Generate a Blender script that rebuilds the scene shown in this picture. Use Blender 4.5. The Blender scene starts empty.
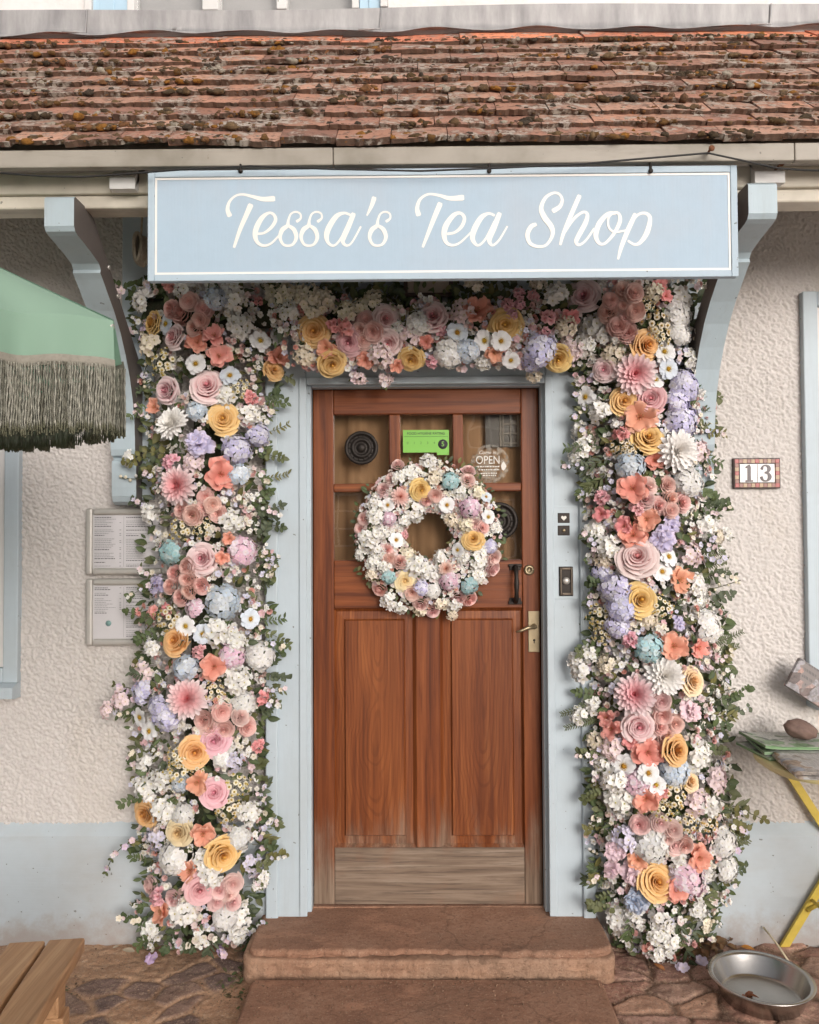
import bpy, bmesh, math, random
import numpy as np
from mathutils import Vector, Matrix, Quaternion

random.seed(7)
rng = np.random.default_rng(7)
C = bpy.context.scene.collection
sc = bpy.context.scene

# ------------------------------------------------------------------ camera
F = 796.0
W_, H_ = 819.0, 1024.0
CAM = Vector((0.0, -3.0, 1.54))
PITCH, YAW, ROLL = 1.5, 0.55, -0.3
CROT = (Matrix.Rotation(math.radians(YAW), 3, 'Z') @ Matrix.Rotation(math.radians(90 + PITCH), 3, 'X')
        @ Matrix.Rotation(math.radians(ROLL), 3, 'Z'))
cam_d = bpy.data.cameras.new('camera')
cam = bpy.data.objects.new('camera', cam_d)
C.objects.link(cam)
cam_d.sensor_fit = 'VERTICAL'
cam_d.sensor_height = 36.0
cam_d.sensor_width = 36.0
cam_d.lens = 36.0 * F / H_
cam_d.clip_start = 0.05
cam_d.clip_end = 500.0
cam.matrix_world = Matrix.Translation(CAM) @ CROT.to_4x4()
sc.camera = cam

# ------------------------------------------------------------------ light
SUN_EL, SUN_AZ = 14.0, 160.0          # azimuth clockwise from +Y
world = bpy.data.worlds.new('World')
sc.world = world
world.use_nodes = True
wn = world.node_tree
for n in list(wn.nodes):
    wn.nodes.remove(n)
wo = wn.nodes.new('ShaderNodeOutputWorld')
wb = wn.nodes.new('ShaderNodeBackground')
ws = wn.nodes.new('ShaderNodeTexSky')
ws.sky_type = 'NISHITA'
ws.sun_disc = False
ws.sun_elevation = math.radians(SUN_EL)
ws.sun_rotation = math.radians(SUN_AZ)
ws.air_density = 1.0
ws.dust_density = 4.0
wh = wn.nodes.new('ShaderNodeHueSaturation')     # an overcast sky: the blue washed out of it
wh.inputs['Saturation'].default_value = 0.22
wm = wn.nodes.new('ShaderNodeMixRGB')
wm.blend_type = 'MULTIPLY'
wm.inputs[0].default_value = 1.0
wm.inputs[2].default_value = (1.0, 0.985, 0.985, 1)
wn.links.new(ws.outputs[0], wh.inputs['Color'])
wn.links.new(wh.outputs[0], wm.inputs[1])
wn.links.new(wm.outputs[0], wb.inputs['Color'])
wb.inputs['Strength'].default_value = 0.15
wn.links.new(wb.outputs[0], wo.inputs[0])

sun_d = bpy.data.lights.new('sun', 'SUN')
sun_d.energy = 1.0
sun_d.angle = math.radians(42)
sun_d.color = (1.0, 0.965, 0.94)
sun = bpy.data.objects.new('sun', sun_d)
C.objects.link(sun)
_az, _el = math.radians(SUN_AZ), math.radians(SUN_EL)
sdir = Vector((math.sin(_az) * math.cos(_el), math.cos(_az) * math.cos(_el), math.sin(_el)))
sun.rotation_euler = sdir.to_track_quat('Z', 'Y').to_euler()

vs = sc.view_settings
vs.view_transform = 'Standard'
vs.look = 'None'
vs.gamma = 1.0
vs.exposure = 0.26
sc.cycles.max_bounces = 8

# ------------------------------------------------------------------ helpers
def P(px, py, Y):
    """The point of the plane y = Y that the photograph shows at pixel px, py."""
    d = CROT @ Vector(((px - W_ / 2) / F, -(py - H_ / 2) / F, -1.0))
    return CAM + d * ((Y - CAM.y) / d.y)

def rect(x0, y0, x1, y1, Y):
    my, mx = (y0 + y1) / 2, (x0 + x1) / 2
    return P(x0, my, Y).x, P(x1, my, Y).x, P(mx, y1, Y).z, P(mx, y0, Y).z

def thing(name, label, cat, loc=(0, 0, 0), group=None):
    o = bpy.data.objects.new(name, None)
    C.objects.link(o)
    o.location = loc
    o.empty_display_size = 0.05
    o['label'] = label
    o['category'] = cat
    if group:
        o['group'] = group
    return o

def wloc(o):
    v = Vector((0, 0, 0))
    while o is not None:
        v += o.location
        o = o.parent
    return v

def link(name, me, mats, parent=None, smooth=False):
    o = bpy.data.objects.new(name, me)
    C.objects.link(o)
    if mats is not None:
        for m in (mats if isinstance(mats, (list, tuple)) else [mats]):
            me.materials.append(m)
    if smooth:
        me.polygons.foreach_set('use_smooth', [True] * len(me.polygons))
    if parent is not None:
        o.parent = parent
        o.location = -wloc(parent)
    return o

def tag(o, label, cat, group=None, kind=None):
    o['label'] = label
    o['category'] = cat
    if group:
        o['group'] = group
    if kind:
        o['kind'] = kind
    return o

class MB:
    """Collects shapes into one bmesh; build() links them as one object."""
    def __init__(self):
        self.bm = bmesh.new()

    def _mark(self, faces, mi, smooth):
        for f in faces:
            f.material_index = mi
            f.smooth = smooth

    def box(self, x0, x1, y0, y1, z0, z1, bev=0.003, mi=0, rot=None, pivot=None, seg=2):
        t = bmesh.new()
        bmesh.ops.create_cube(t, size=1.0)
        sx, sy, sz = x1 - x0, y1 - y0, z1 - z0
        for v in t.verts:
            v.co = Vector((x0 + (v.co.x + .5) * sx, y0 + (v.co.y + .5) * sy, z0 + (v.co.z + .5) * sz))
        if bev:
            b = min(bev, abs(sx) * .45, abs(sy) * .45, abs(sz) * .45)
            bmesh.ops.bevel(t, geom=list(t.edges), offset=b, segments=seg, affect='EDGES', profile=0.5)
        bmesh.ops.recalc_face_normals(t, faces=list(t.faces))
        if rot is not None:
            pv = Vector(pivot) if pivot is not None else Vector(((x0 + x1) / 2, (y0 + y1) / 2, (z0 + z1) / 2))
            for v in t.verts:
                v.co = pv + rot @ (v.co - pv)
        self.take(t, mi, False)
        return self

    def take(self, t, mi=0, smooth=False):
        mp = {}
        for v in t.verts:
            mp[v] = self.bm.verts.new(v.co)
        for f in t.faces:
            try:
                nf = self.bm.faces.new([mp[v] for v in f.verts])
                nf.material_index = mi
                nf.smooth = smooth
            except ValueError:
                pass
        t.free()

    def tube(self, pts, r, n=8, mi=0, cap=True):
        pts = [Vector(p) for p in pts]
        rs = r if isinstance(r, (list, tuple)) else [r] * len(pts)
        rings = []
        up = None
        for i, p in enumerate(pts):
            a = pts[max(i - 1, 0)]
            b = pts[min(i + 1, len(pts) - 1)]
            d = (b - a).normalized()
            if up is None:
                up = d.orthogonal().normalized()
            up = (up - d * up.dot(d))
            up = up.normalized() if up.length > 1e-6 else d.orthogonal().normalized()
            s = d.cross(up)
            rings.append([self.bm.verts.new(p + (up * math.cos(2 * math.pi * k / n) + s * math.sin(2 * math.pi * k / n)) * rs[i]) for k in range(n)])
        for i in range(len(rings) - 1):
            for k in range(n):
                f = self.bm.faces.new((rings[i][k], rings[i][(k + 1) % n], rings[i + 1][(k + 1) % n], rings[i + 1][k]))
                f.material_index = mi
                f.smooth = True
        if cap:
            for rg, rev in ((rings[0], True), (rings[-1], False)):
                f = self.bm.faces.new(list(reversed(rg)) if rev else rg)
                f.material_index = mi
        return self

    def lathe(self, prof, center, n=48, mi=0, axis='Z', smooth=True):
        c = Vector(center)
        rings = []
        for (r, h) in prof:
            ring = []
            for k in range(n):
                a = 2 * math.pi * k / n
                if axis == 'Z':
                    p = Vector((r * math.cos(a), r * math.sin(a), h))
                else:
                    p = Vector((r * math.cos(a), -h, r * math.sin(a)))
                ring.append(self.bm.verts.new(c + p))
            rings.append(ring)
        for i in range(len(rings) - 1):
            for k in range(n):
                f = self.bm.faces.new((rings[i][k], rings[i][(k + 1) % n], rings[i + 1][(k + 1) % n], rings[i + 1][k]))
                f.material_index = mi
                f.smooth = smooth
        for rg in (rings[0], rings[-1]):
            if (rg[0].co - rg[n // 2].co).length > 1e-4:
                f = self.bm.faces.new(rg)
                f.material_index = mi
        return self

    def prism(self, poly, a, b, axis='X', mi=0):
        """poly: (p, q) points of the cross-section; axis X: (y, z) swept x a..b; axis Y: (x, z) swept y a..b; Z: (x, y)."""
        def mk(p, q, t):
            return Vector((t, p, q)) if axis == 'X' else Vector((p, t, q)) if axis == 'Y' else Vector((p, q, t))
        v0 = [self.bm.verts.new(mk(p, q, a)) for p, q in poly]
        v1 = [self.bm.verts.new(mk(p, q, b)) for p, q in poly]
        n = len(poly)
        fs = [self.bm.faces.new(v0), self.bm.faces.new(list(reversed(v1)))]
        for k in range(n):
            fs.append(self.bm.faces.new((v0[k], v1[k], v1[(k + 1) % n], v0[(k + 1) % n])))
        for f in fs:
            f.material_index = mi
        return self

    def ball(self, c, r, sub=2, mi=0, scale=(1, 1, 1), noise=0.0):
        t = bmesh.new()
        bmesh.ops.create_icosphere(t, subdivisions=sub, radius=1.0)
        for v in t.verts:
            k = 1 + random.uniform(-noise, noise)
            v.co = Vector(c) + Vector((v.co.x * scale[0], v.co.y * scale[1], v.co.z * scale[2])) * r * k
        self.take(t, mi, True)
        return self

    def build(self, name, mats, parent=None, normals=True):
        if normals:
            bmesh.ops.recalc_face_normals(self.bm, faces=list(self.bm.faces))
        me = bpy.data.meshes.new(name)
        self.bm.to_mesh(me)
        self.bm.free()
        return link(name, me, mats, parent)

class FB:
    """Collects small coloured surfaces (petals, leaves, tiles) as raw lists with a colour per vertex."""
    def __init__(self):
        self.v, self.f, self.c = [], [], []

    def grid(self, fn, nu, nv, cf):
        b = len(self.v)
        for j in range(nv + 1):
            for i in range(nu + 1):
                u, w = -1 + 2 * i / nu, j / nv
                self.v.append(tuple(fn(u, w)))
                self.c.append(cf(u, w))
        for j in range(nv):
            for i in range(nu):
                a = b + j * (nu + 1) + i
                self.f.append((a, a + 1, a + nu + 2, a + nu + 1))

    def ball(self, c, r, col, n=8, m=5, sq=1.0, axis=None):
        b = len(self.v)
        q = Vector((0, 0, 1)).rotation_difference(Vector(axis)) if axis is not None else Quaternion()
        for j in range(m + 1):
            th = math.pi * j / m
            for i in range(n):
                a = 2 * math.pi * i / n
                p = Vector((math.sin(th) * math.cos(a), math.sin(th) * math.sin(a), math.cos(th) * sq)) * r
                self.v.append(tuple(Vector(c) + q @ p))
                self.c.append(col)
        for j in range(m):
            for i in range(n):
                self.f.append((b + j * n + i, b + (j + 1) * n + i, b + (j + 1) * n + (i + 1) % n, b + j * n + (i + 1) % n))

    def tube(self, pts, r, col, n=5):
        pts = [Vector(p) for p in pts]
        b = len(self.v)
        for i, p in enumerate(pts):
            d = (pts[min(i + 1, len(pts) - 1)] - pts[max(i - 1, 0)]).normalized()
            up = d.orthogonal().normalized()
            s = d.cross(up)
            for k in range(n):
                a = 2 * math.pi * k / n
                self.v.append(tuple(p + (up * math.cos(a) + s * math.sin(a)) * r))
                self.c.append(col)
        for i in range(len(pts) - 1):
            for k in range(n):
                self.f.append((b + i * n + k, b + i * n + (k + 1) % n, b + (i + 1) * n + (k + 1) % n, b + (i + 1) * n + k))

    def mesh(self, name, mat=None, smooth=True):
        me = bpy.data.meshes.new(name)
        me.from_pydata(self.v, [], self.f)
        at = me.color_attributes.new('col', 'FLOAT_COLOR', 'POINT')
        arr = np.ones((len(self.v), 4), dtype=np.float32)
        arr[:, :3] = np.array(self.c, dtype=np.float32)[:, :3]
        at.data.foreach_set('color', arr.ravel())
        if smooth:
            me.polygons.foreach_set('use_smooth', [True] * len(me.polygons))
        if mat is not None:
            me.materials.append(mat)
        return me

# ------------------------------------------------------------------ materials
class NT:
    def __init__(self, name):
        self.m = bpy.data.materials.new(name)
        self.m.use_nodes = True
        self.t = self.m.node_tree
        self.bsdf = self.t.nodes['Principled BSDF']
        self.out = self.t.nodes['Material Output']
        self.co = self.n('ShaderNodeTexCoord')

    def n(self, typ, **kw):
        nd = self.t.nodes.new(typ)
        for k, v in kw.items():
            setattr(nd, k, v)
        return nd

    def l(self, a, b):
        self.t.links.new(a, b)

    def map(self, scale=(1, 1, 1), loc=(0, 0, 0), rot=(0, 0, 0)):
        mp = self.n('ShaderNodeMapping')
        mp.inputs['Scale'].default_value = scale
        mp.inputs['Location'].default_value = loc
        mp.inputs['Rotation'].default_value = rot
        self.l(self.co.outputs['Object'], mp.inputs['Vector'])
        return mp.outputs[0]

    def noise(self, scale, detail=4, rough=.55, vec=None, dist=0.0):
        nd = self.n('ShaderNodeTexNoise')
        nd.inputs['Scale'].default_value = scale
        nd.inputs['Detail'].default_value = detail
        nd.inputs['Roughness'].default_value = rough
        nd.inputs['Distortion'].default_value = dist
        self.l(vec if vec is not None else self.co.outputs['Object'], nd.inputs['Vector'])
        return nd.outputs['Fac']

    def voro(self, scale, vec=None, feature='F1'):
        nd = self.n('ShaderNodeTexVoronoi', feature=feature)
        nd.inputs['Scale'].default_value = scale
        self.l(vec if vec is not None else self.co.outputs['Object'], nd.inputs['Vector'])
        return nd.outputs['Distance']

    def ramp(self, fac, stops):
        r = self.n('ShaderNodeValToRGB')
        el = r.color_ramp.elements
        while len(el) < len(stops):
            el.new(0.5)
        for e, (p, c) in zip(el, stops):
            e.position = p
            e.color = c if len(c) == 4 else (*c, 1)
        self.l(fac, r.inputs[0])
        return r.outputs[0]

    def step(self, fac, a, b):
        r = self.n('ShaderNodeMapRange', interpolation_type='SMOOTHSTEP')
        r.inputs[1].default_value = a
        r.inputs[2].default_value = b
        self.l(fac, r.inputs[0])
        return r.outputs[0]

    def mix(self, fac, a, b, mode='MIX'):
        m = self.n('ShaderNodeMixRGB', blend_type=mode)
        for s, i in ((fac, 0), (a, 1), (b, 2)):
            if isinstance(s, (int, float)):
                m.inputs[i].default_value = s
            elif isinstance(s, (tuple, list)):
                m.inputs[i].default_value = (*s[:3], 1)
            else:
                self.l(s, m.inputs[i])
        return m.outputs[0]

    def math(self, op, a, b=0.0):
        m = self.n('ShaderNodeMath', operation=op)
        for s, i in ((a, 0), (b, 1)):
            if isinstance(s, (int, float)):
                m.inputs[i].default_value = s
            else:
                self.l(s, m.inputs[i])
        return m.outputs[0]

    def sep(self):
        s = self.n('ShaderNodeSeparateXYZ')
        self.l(self.co.outputs['Object'], s.inputs[0])
        return s.outputs

    def bump(self, h, strength=.3, dist=.01, prev=None):
        b = self.n('ShaderNodeBump')
        b.inputs['Strength'].default_value = strength
        b.inputs['Distance'].default_value = dist
        self.l(h, b.inputs['Height'])
        if prev is not None:
            self.l(prev, b.inputs['Normal'])
        return b.outputs[0]

    def fin(self, color, rough=.6, normal=None, metal=0.0, spec=None):
        p = self.bsdf
        if isinstance(color, (tuple, list)):
            p.inputs['Base Color'].default_value = (*color[:3], 1)
        else:
            self.l(color, p.inputs['Base Color'])
        if isinstance(rough, (int, float)):
            p.inputs['Roughness'].default_value = rough
        else:
            self.l(rough, p.inputs['Roughness'])
        p.inputs['Metallic'].default_value = metal
        if spec is not None:
            p.inputs['Specular IOR Level'].default_value = spec
        if normal is not None:
            self.l(normal, p.inputs['Normal'])
        return self.m

def paint(name, col, dirt=(.30, .27, .22), dirt_amt=.25, chips=0.0, chip_col=(.10, .07, .05), rough=.55, streak=(14, 14, 1.2), spots=True, mud=False):
    t = NT(name)
    n1 = t.noise(2.2, 5, .6)
    c = t.mix(t.math('MULTIPLY', t.step(n1, .42, .75), dirt_amt), col, dirt)
    st = t.noise(1.0, 5, .65, t.map(streak))
    c = t.mix(t.math('MULTIPLY', t.step(st, .5, .8), dirt_amt * .8), c, dirt)
    v = t.noise(28, 3, .6)
    c = t.mix(t.math('MULTIPLY', t.step(v, .3, .8), .10), c, tuple(x * .7 for x in col))
    h = t.noise(1.0, 4, .6, t.map((60, 60, 5) if streak[2] < streak[0] else (5, 60, 60)))
    nrm = t.bump(h, .18, .004)
    nrm = t.bump(t.noise(90, 3), .08, .002, nrm)
    if spots:
        sp = t.step(t.noise(70, 1, .4), .775, .79)
        c = t.mix(t.math('MULTIPLY', sp, .7), c, (.12, .11, .09))
    if mud:
        sz = t.sep()[2]
        mk = t.math('SUBTRACT', 1.0, t.step(t.math('ADD', sz, t.math('MULTIPLY', t.math('SUBTRACT', t.noise(11, 6, .7), .5), .35)), .02, .17))
        c = t.mix(t.math('MULTIPLY', mk, .55), c, (.30, .20, .14))
    if chips > 0:
        cn = t.noise(1.0, 5, .7, t.map((38, 38, 13)))
        k = t.step(cn, .76 - chips, .775 - chips)
        c = t.mix(k, c, chip_col)
    return t.fin(c, rough, nrm)

BLUE = (.40, .505, .575)
M_frame = paint('pale_blue_joinery_paint', (.475, .545, .59), chips=.035, dirt_amt=.2)
M_plinth = paint('pale_blue_grey_masonry_paint', (.465, .52, .555), dirt=(.38, .34, .30), dirt_amt=.35, streak=(3, 3, 9), chips=.02, chip_col=(.3, .28, .25), rough=.8, mud=True)
M_brk = paint('grey_blue_bracket_paint', (.42, .50, .54), dirt=(.22, .19, .16), dirt_amt=.3, chips=.02)
M_brk_shaded = paint('shaded_bracket_side_paint', (.145, .125, .115), dirt=(.1, .085, .075), dirt_amt=.4)  # darker copy of the bracket paint: shade put into the cheek colour
M_cream = paint('weathered_cream_timber_paint', (.68, .62, .52), dirt=(.23, .20, .14), dirt_amt=.75, streak=(1.2, 14, 14), chips=.02, chip_col=(.2, .15, .1))
M_fascia = paint('weathered_fascia_paint', (.36, .32, .27), dirt=(.15, .13, .09), dirt_amt=1.0, streak=(2.5, 14, 14), chips=.03, chip_col=(.16, .11, .07))
M_white = paint('white_window_paint', (.72, .70, .68), dirt_amt=.15)
M_winblue = paint('sky_blue_window_paint', (.45, .62, .74), dirt_amt=.1)
M_signblue = paint('powder_blue_sign_paint', (.40, .505, .60), dirt=(.44, .46, .50), dirt_amt=.4, rough=.7, spots=False)
M_signtrim = paint('pale_blue_sign_trim', (.43, .52, .59), dirt_amt=.15, rough=.7)
M_letter = NT('cream_white_sign_paint').fin((.82, .77, .72), .5)

def mat_render():
    t = NT('roughcast_render')
    n = t.noise(1.3, 4, .6)
    c = t.mix(t.step(n, .3, .75), (.65, .605, .575), (.58, .54, .51))
    st = t.noise(1.0, 5, .65, t.map((9, 9, .8)))
    c = t.mix(t.math('MULTIPLY', t.step(st, .55, .85), .35), c, (.44, .36, .28))
    f = t.noise(120, 3, .6)
    c = t.mix(t.math('MULTIPLY', t.step(f, .45, .8), .22), c, (.40, .33, .26))
    nrm = t.bump(t.noise(230, 4, .7), .55, .004)
    nrm = t.bump(t.noise(90, 3, .6), .35, .006, nrm)
    pat = t.step(t.noise(1.0, 6, .7, t.map((2.2, 2.2, 1.1))), .52, .68)
    c = t.mix(t.math('MULTIPLY', pat, .22), c, (.50, .43, .35))
    sp = t.step(t.noise(95, 2, .5), .70, .76)
    c = t.mix(t.math('MULTIPLY', sp, .45), c, (.33, .28, .23))
    return t.fin(c, .92, nrm)
M_render = mat_render()

def mat_white_wall():
    t = NT('smooth_white_render')
    c = t.mix(t.step(t.noise(3, 5), .4, .7), (.84, .80, .78), (.72, .68, .65))
    return t.fin(c, .9, t.bump(t.noise(25, 5, .6), .6, .01))
M_whitewall = mat_white_wall()

def mat_wood(name, axis, base=(.185, .050, .014), dark=(.062, .015, .006), light=(.30, .092, .028), cath=None, weather=True):
    t = NT(name)
    if axis == 'Z':
        mp = t.map((46, 46, 1.7)); mp2 = t.map((150, 150, 3.5)); mp3 = t.map((7, 7, .8))
    elif axis == 'X':
        mp = t.map((1.7, 46, 46)); mp2 = t.map((3.5, 150, 150)); mp3 = t.map((.8, 7, 7))
    else:
        mp = t.map((46, 1.7, 46)); mp2 = t.map((150, 3.5, 150)); mp3 = t.map((7, .8, 7))
    g = t.noise(1.0, 5, .6, mp, .6)
    c = t.ramp(g, [(.25, dark), (.5, base), (.75, light)])
    fine = t.noise(1.0, 4, .7, mp2)
    hsrc = fine
    if cath is not None:
        s = t.sep()
        wob = t.noise(3.0, 3, .5)
        w2 = t.math('MULTIPLY', t.math('SUBTRACT', wob, .5), .10)
        xx = t.math('ADD', t.math('SUBTRACT', s[0], cath), t.math('MULTIPLY', w2, .5))
        zz = t.math('ADD', t.math('MULTIPLY', t.math('SUBTRACT', s[2], 1.15), .085), w2)
        ln = t.math('SQRT', t.math('ADD', t.math('MULTIPLY', xx, xx), t.math('MULTIPLY', zz, zz)))
        ring = t.math('SINE', t.math('MULTIPLY', ln, 520.0))
        c = t.mix(t.math('MULTIPLY', t.step(ring, .1, 1.0), .38), c, dark)
    c = t.mix(t.math('MULTIPLY', t.step(fine, .5, .72), .5), c, dark)
    big = t.noise(1.0, 3, .5, mp3)
    c = t.mix(t.math('MULTIPLY', t.step(big, .45, .8), .45), c, dark)
    c = t.mix(t.math('MULTIPLY', t.step(big, .5, .2), .35), c, light)
    rough = .42
    if weather:
        s = t.sep()
        zn = t.math('ADD', s[2], t.math('MULTIPLY', t.math('SUBTRACT', t.noise(1.0, 6, .7, t.map((13, 13, 2.2))), .5), .75))
        k = t.math('SUBTRACT', 1.0, t.step(zn, .16, .50))
        grey = t.mix(t.step(g, .3, .7), (.17, .118, .08), (.30, .225, .165))
        grey = t.mix(t.math('MULTIPLY', t.step(fine, .48, .7), .7), grey, (.07, .05, .036))
        c = t.mix(t.math('MULTIPLY', k, .9), c, grey)
        rough = t.math('ADD', .40, t.math('MULTIPLY', k, .4))
    nrm = t.bump(hsrc, .25, .003)
    return t.fin(c, rough, nrm, 0, .3)
M_wv = mat_wood('door_timber_upright_grain', 'Z')
M_wh = mat_wood('door_timber_level_grain', 'X')
M_bench = mat_wood('bench_timber', 'Y', base=(.44, .245, .125), dark=(.25, .13, .062), light=(.58, .36, .20), weather=False)

def mat_weathered():
    t = NT('weathered_bottom_rail_timber')
    g = t.noise(1.0, 5, .6, t.map((2.2, 40, 40)), .8)
    c = t.ramp(g, [(.25, (.105, .068, .045)), (.5, (.215, .15, .105)), (.75, (.32, .245, .185))])
    f = t.noise(1.0, 4, .7, t.map((5, 170, 170)))
    c = t.mix(t.math('MULTIPLY', t.step(f, .5, .68), .7), c, (.07, .048, .034))
    c = t.mix(t.math('MULTIPLY', t.step(t.noise(6, 4), .5, .75), .4), c, (.25, .10, .045))
    return t.fin(c, .8, t.bump(f, .4, .004))
M_weather = mat_weathered()

def simple(name, col, rough=.5, metal=0.0, var=.25, scale=30, spec=None):
    t = NT(name)
    c = t.mix(t.math('MULTIPLY', t.step(t.noise(scale, 4, .6), .35, .7), var), col, tuple(x * .45 for x in col))
    return t.fin(c, rough, t.bump(t.noise(scale * 4, 3), .1, .002), metal, spec)

M_iron = simple('black_iron', (.035, .028, .024), .55, .6)
M_brass = simple('aged_brass', (.34, .27, .17), .42, .85)
M_steel = simple('brushed_steel', (.52, .49, .46), .27, 1.0, .2, 12)
M_dark = simple('dark_void', (.02, .017, .014), .9)
M_silver = simple('satin_aluminium', (.58, .55, .51), .38, .55, .1)
M_cable = simple('black_cable', (.02, .018, .017), .6)
M_yellow = simple('yellow_painted_metal', (.60, .44, .07), .45, 0, .25, 25)
M_yellowtop = simple('pale_yellow_table_paint', (.66, .58, .30), .4, 0, .1, 10)
M_deck = simple('pale_bounce_roof_boards', (.60, .55, .47), .9)  # unseen boards given a pale tone to bounce light under the eaves
M_rust = simple('rusty_iron', (.20, .075, .03), .85, 0, .5, 80)
M_black_ink = NT('dark_print').fin((.05, .045, .05), .7)
M_grey_ink = NT('grey_print').fin((.20, .195, .20), .7)
M_paper = simple('white_paper', (.66, .63, .64), .35, 0, .08, 5)
M_green_card = NT('green_card').fin((.20, .50, .06), .4)
M_white_sticker = NT('white_sticker').fin((.72, .68, .62), .5)
M_stone = simple('brown_pebble', (.20, .125, .10), .75, 0, .5, 60)
M_straw = simple('pale_stick', (.62, .53, .36), .7)
M_lead = None

def mat_lead():
    t = NT('lead_flashing')
    n = t.noise(1.0, 5, .65, t.map((14, 3, 3)))
    c = t.ramp(n, [(.3, (.26, .25, .25)), (.55, (.385, .37, .365)), (.8, (.54, .52, .51))])
    return t.fin(c, .6, t.bump(t.noise(14, 4), .35, .01), .2)
M_lead = mat_lead()

def mat_glass(name, tint=(.92, .93, .92), ior=1.7):
    t = NT(name)
    tr = t.n('ShaderNodeBsdfTransparent')
    tr.inputs[0].default_value = (*tint, 1)
    gl = t.n('ShaderNodeBsdfGlossy')
    gl.inputs['Roughness'].default_value = .015
    gl.inputs['Color'].default_value = (1, 1, 1, 1)
    fr = t.n('ShaderNodeFresnel')
    fr.inputs[0].default_value = ior
    nb = t.bump(t.noise(3.0, 2), .06, .02)
    t.l(nb, gl.inputs['Normal'])
    mx = t.n('ShaderNodeMixShader')
    t.l(fr.outputs[0], mx.inputs[0])
    t.l(tr.outputs[0], mx.inputs[1])
    t.l(gl.outputs[0], mx.inputs[2])
    t.l(mx.outputs[0], t.out.inputs['Surface'])
    return t.m
M_glass = mat_glass('door_glass', (.97, .95, .92), 1.6)
M_winglass = mat_glass('window_glass', (.985, .99, .99), 1.5)

def mat_curtain():
    t = NT('tan_inner_blind')
    n = t.noise(1.0, 3, .5, t.map((9, 9, .6)))
    c = t.mix(t.step(n, .35, .65), (.40, .255, .15), (.29, .18, .10))
    return t.fin(c, .9)
M_blind = mat_curtain()
M_netcurtain = simple('grey_net_curtain', (.42, .40, .39), .9, 0, .2, 6)

def mat_tile():
    t = NT('clay_roof_tiles')
    at = t.n('ShaderNodeAttribute', attribute_name='col')
    c = at.outputs['Color']
    c = t.mix(t.math('MULTIPLY', t.step(t.noise(9, 5, .65), .42, .65), .7), c, (.075, .042, .028))
    c = t.mix(t.math('MULTIPLY', t.step(t.noise(38, 5, .7), .50, .64), .65), c, (.055, .038, .026))
    li = t.math('MULTIPLY', t.step(t.noise(9, 4, .7), .46, .60), t.step(t.noise(42, 4, .65), .47, .54))
    c = t.mix(t.math('MULTIPLY', li, .85), c, (.46, .40, .34))
    c = t.mix(t.math('MULTIPLY', t.step(t.noise(55, 3), .64, .70), .8), c, (.30, .12, .03))
    nrm = t.bump(t.noise(60, 5, .7), .6, .006)
    return t.fin(c, .9, nrm)
M_tile = mat_tile()

def mat_attr(name, rough=.9, noise_amt=.35, nscale=70, bump=.6, trans=0.0, objvar=0.0, spec=.3):
    t = NT(name)
    at = t.n('ShaderNodeAttribute', attribute_name='col')
    c = at.outputs['Color']
    if noise_amt:
        c = t.mix(t.math('MULTIPLY', t.step(t.noise(nscale, 4, .6), .4, .75), noise_amt), c, t.mix(1.0, c, (.45, .45, .45), 'MULTIPLY'))
    if objvar:
        oi = t.n('ShaderNodeObjectInfo')
        hs = t.n('ShaderNodeHueSaturation')
        t.l(c, hs.inputs['Color'])
        hs.inputs['Fac'].default_value = 1.0
        hv = t.n('ShaderNodeMapRange')
        hv.inputs[3].default_value = 1 - objvar
        hv.inputs[4].default_value = 1 + objvar * .6
        t.l(oi.outputs['Random'], hv.inputs[0])
        t.l(hv.outputs[0], hs.inputs['Value'])
        hu = t.n('ShaderNodeMapRange')
        hu.inputs[3].default_value = .488
        hu.inputs[4].default_value = .512
        m7 = t.math('FRACT', t.math('MULTIPLY', oi.outputs['Random'], 7.31))
        t.l(m7, hu.inputs[0])
        t.l(hu.outputs[0], hs.inputs['Hue'])
        c = hs.outputs[0]
    nrm = t.bump(t.noise(nscale * 2, 3), bump, .003) if bump else None
    t.fin(c, rough, nrm, 0, spec)
    if trans:
        tl = t.n('ShaderNodeBsdfTranslucent')
        t.l(c, tl.inputs['Color'])
        mx = t.n('ShaderNodeMixShader')
        mx.inputs[0].default_value = trans
        t.l(t.bsdf.outputs[0], mx.inputs[1])
        t.l(tl.outputs[0], mx.inputs[2])
        t.l(mx.outputs[0], t.out.inputs['Surface'])
    return t.m
M_moss = mat_attr('moss', 1.0, .7, 110, .9)
M_petal = mat_attr('fabric_petals', .75, .08, 60, .1, .14, .10, .2)
M_leaf = mat_attr('fabric_leaves', .55, .30, 40, .15, .15, .0, .35)
M_ground = None

def mat_ground():
    t = NT('sandstone_cobbles')
    at = t.n('ShaderNodeAttribute', attribute_name='col')
    c = at.outputs['Color']
    c = t.mix(t.math('MULTIPLY', t.step(t.noise(7, 5, .65), .4, .72), .55), c, t.mix(1.0, c, (.55, .5, .47), 'MULTIPLY'))
    c = t.mix(t.math('MULTIPLY', t.step(t.noise(60, 4, .7), .48, .7), .5), c, (.56, .39, .27))
    c = t.mix(t.math('MULTIPLY', t.step(t.noise(130, 4, .7), .52, .64), .55), c, (.09, .055, .038))
    c = t.mix(t.math('MULTIPLY', t.step(t.noise(240, 2, .6), .62, .68), .6), c, (.62, .50, .40))
    nrm = t.bump(t.noise(45, 6, .7), .6, .012)
    nrm = t.bump(t.noise(200, 4, .7), .5, .004, nrm)
    return t.fin(c, .9, nrm)
M_ground = mat_ground()

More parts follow.
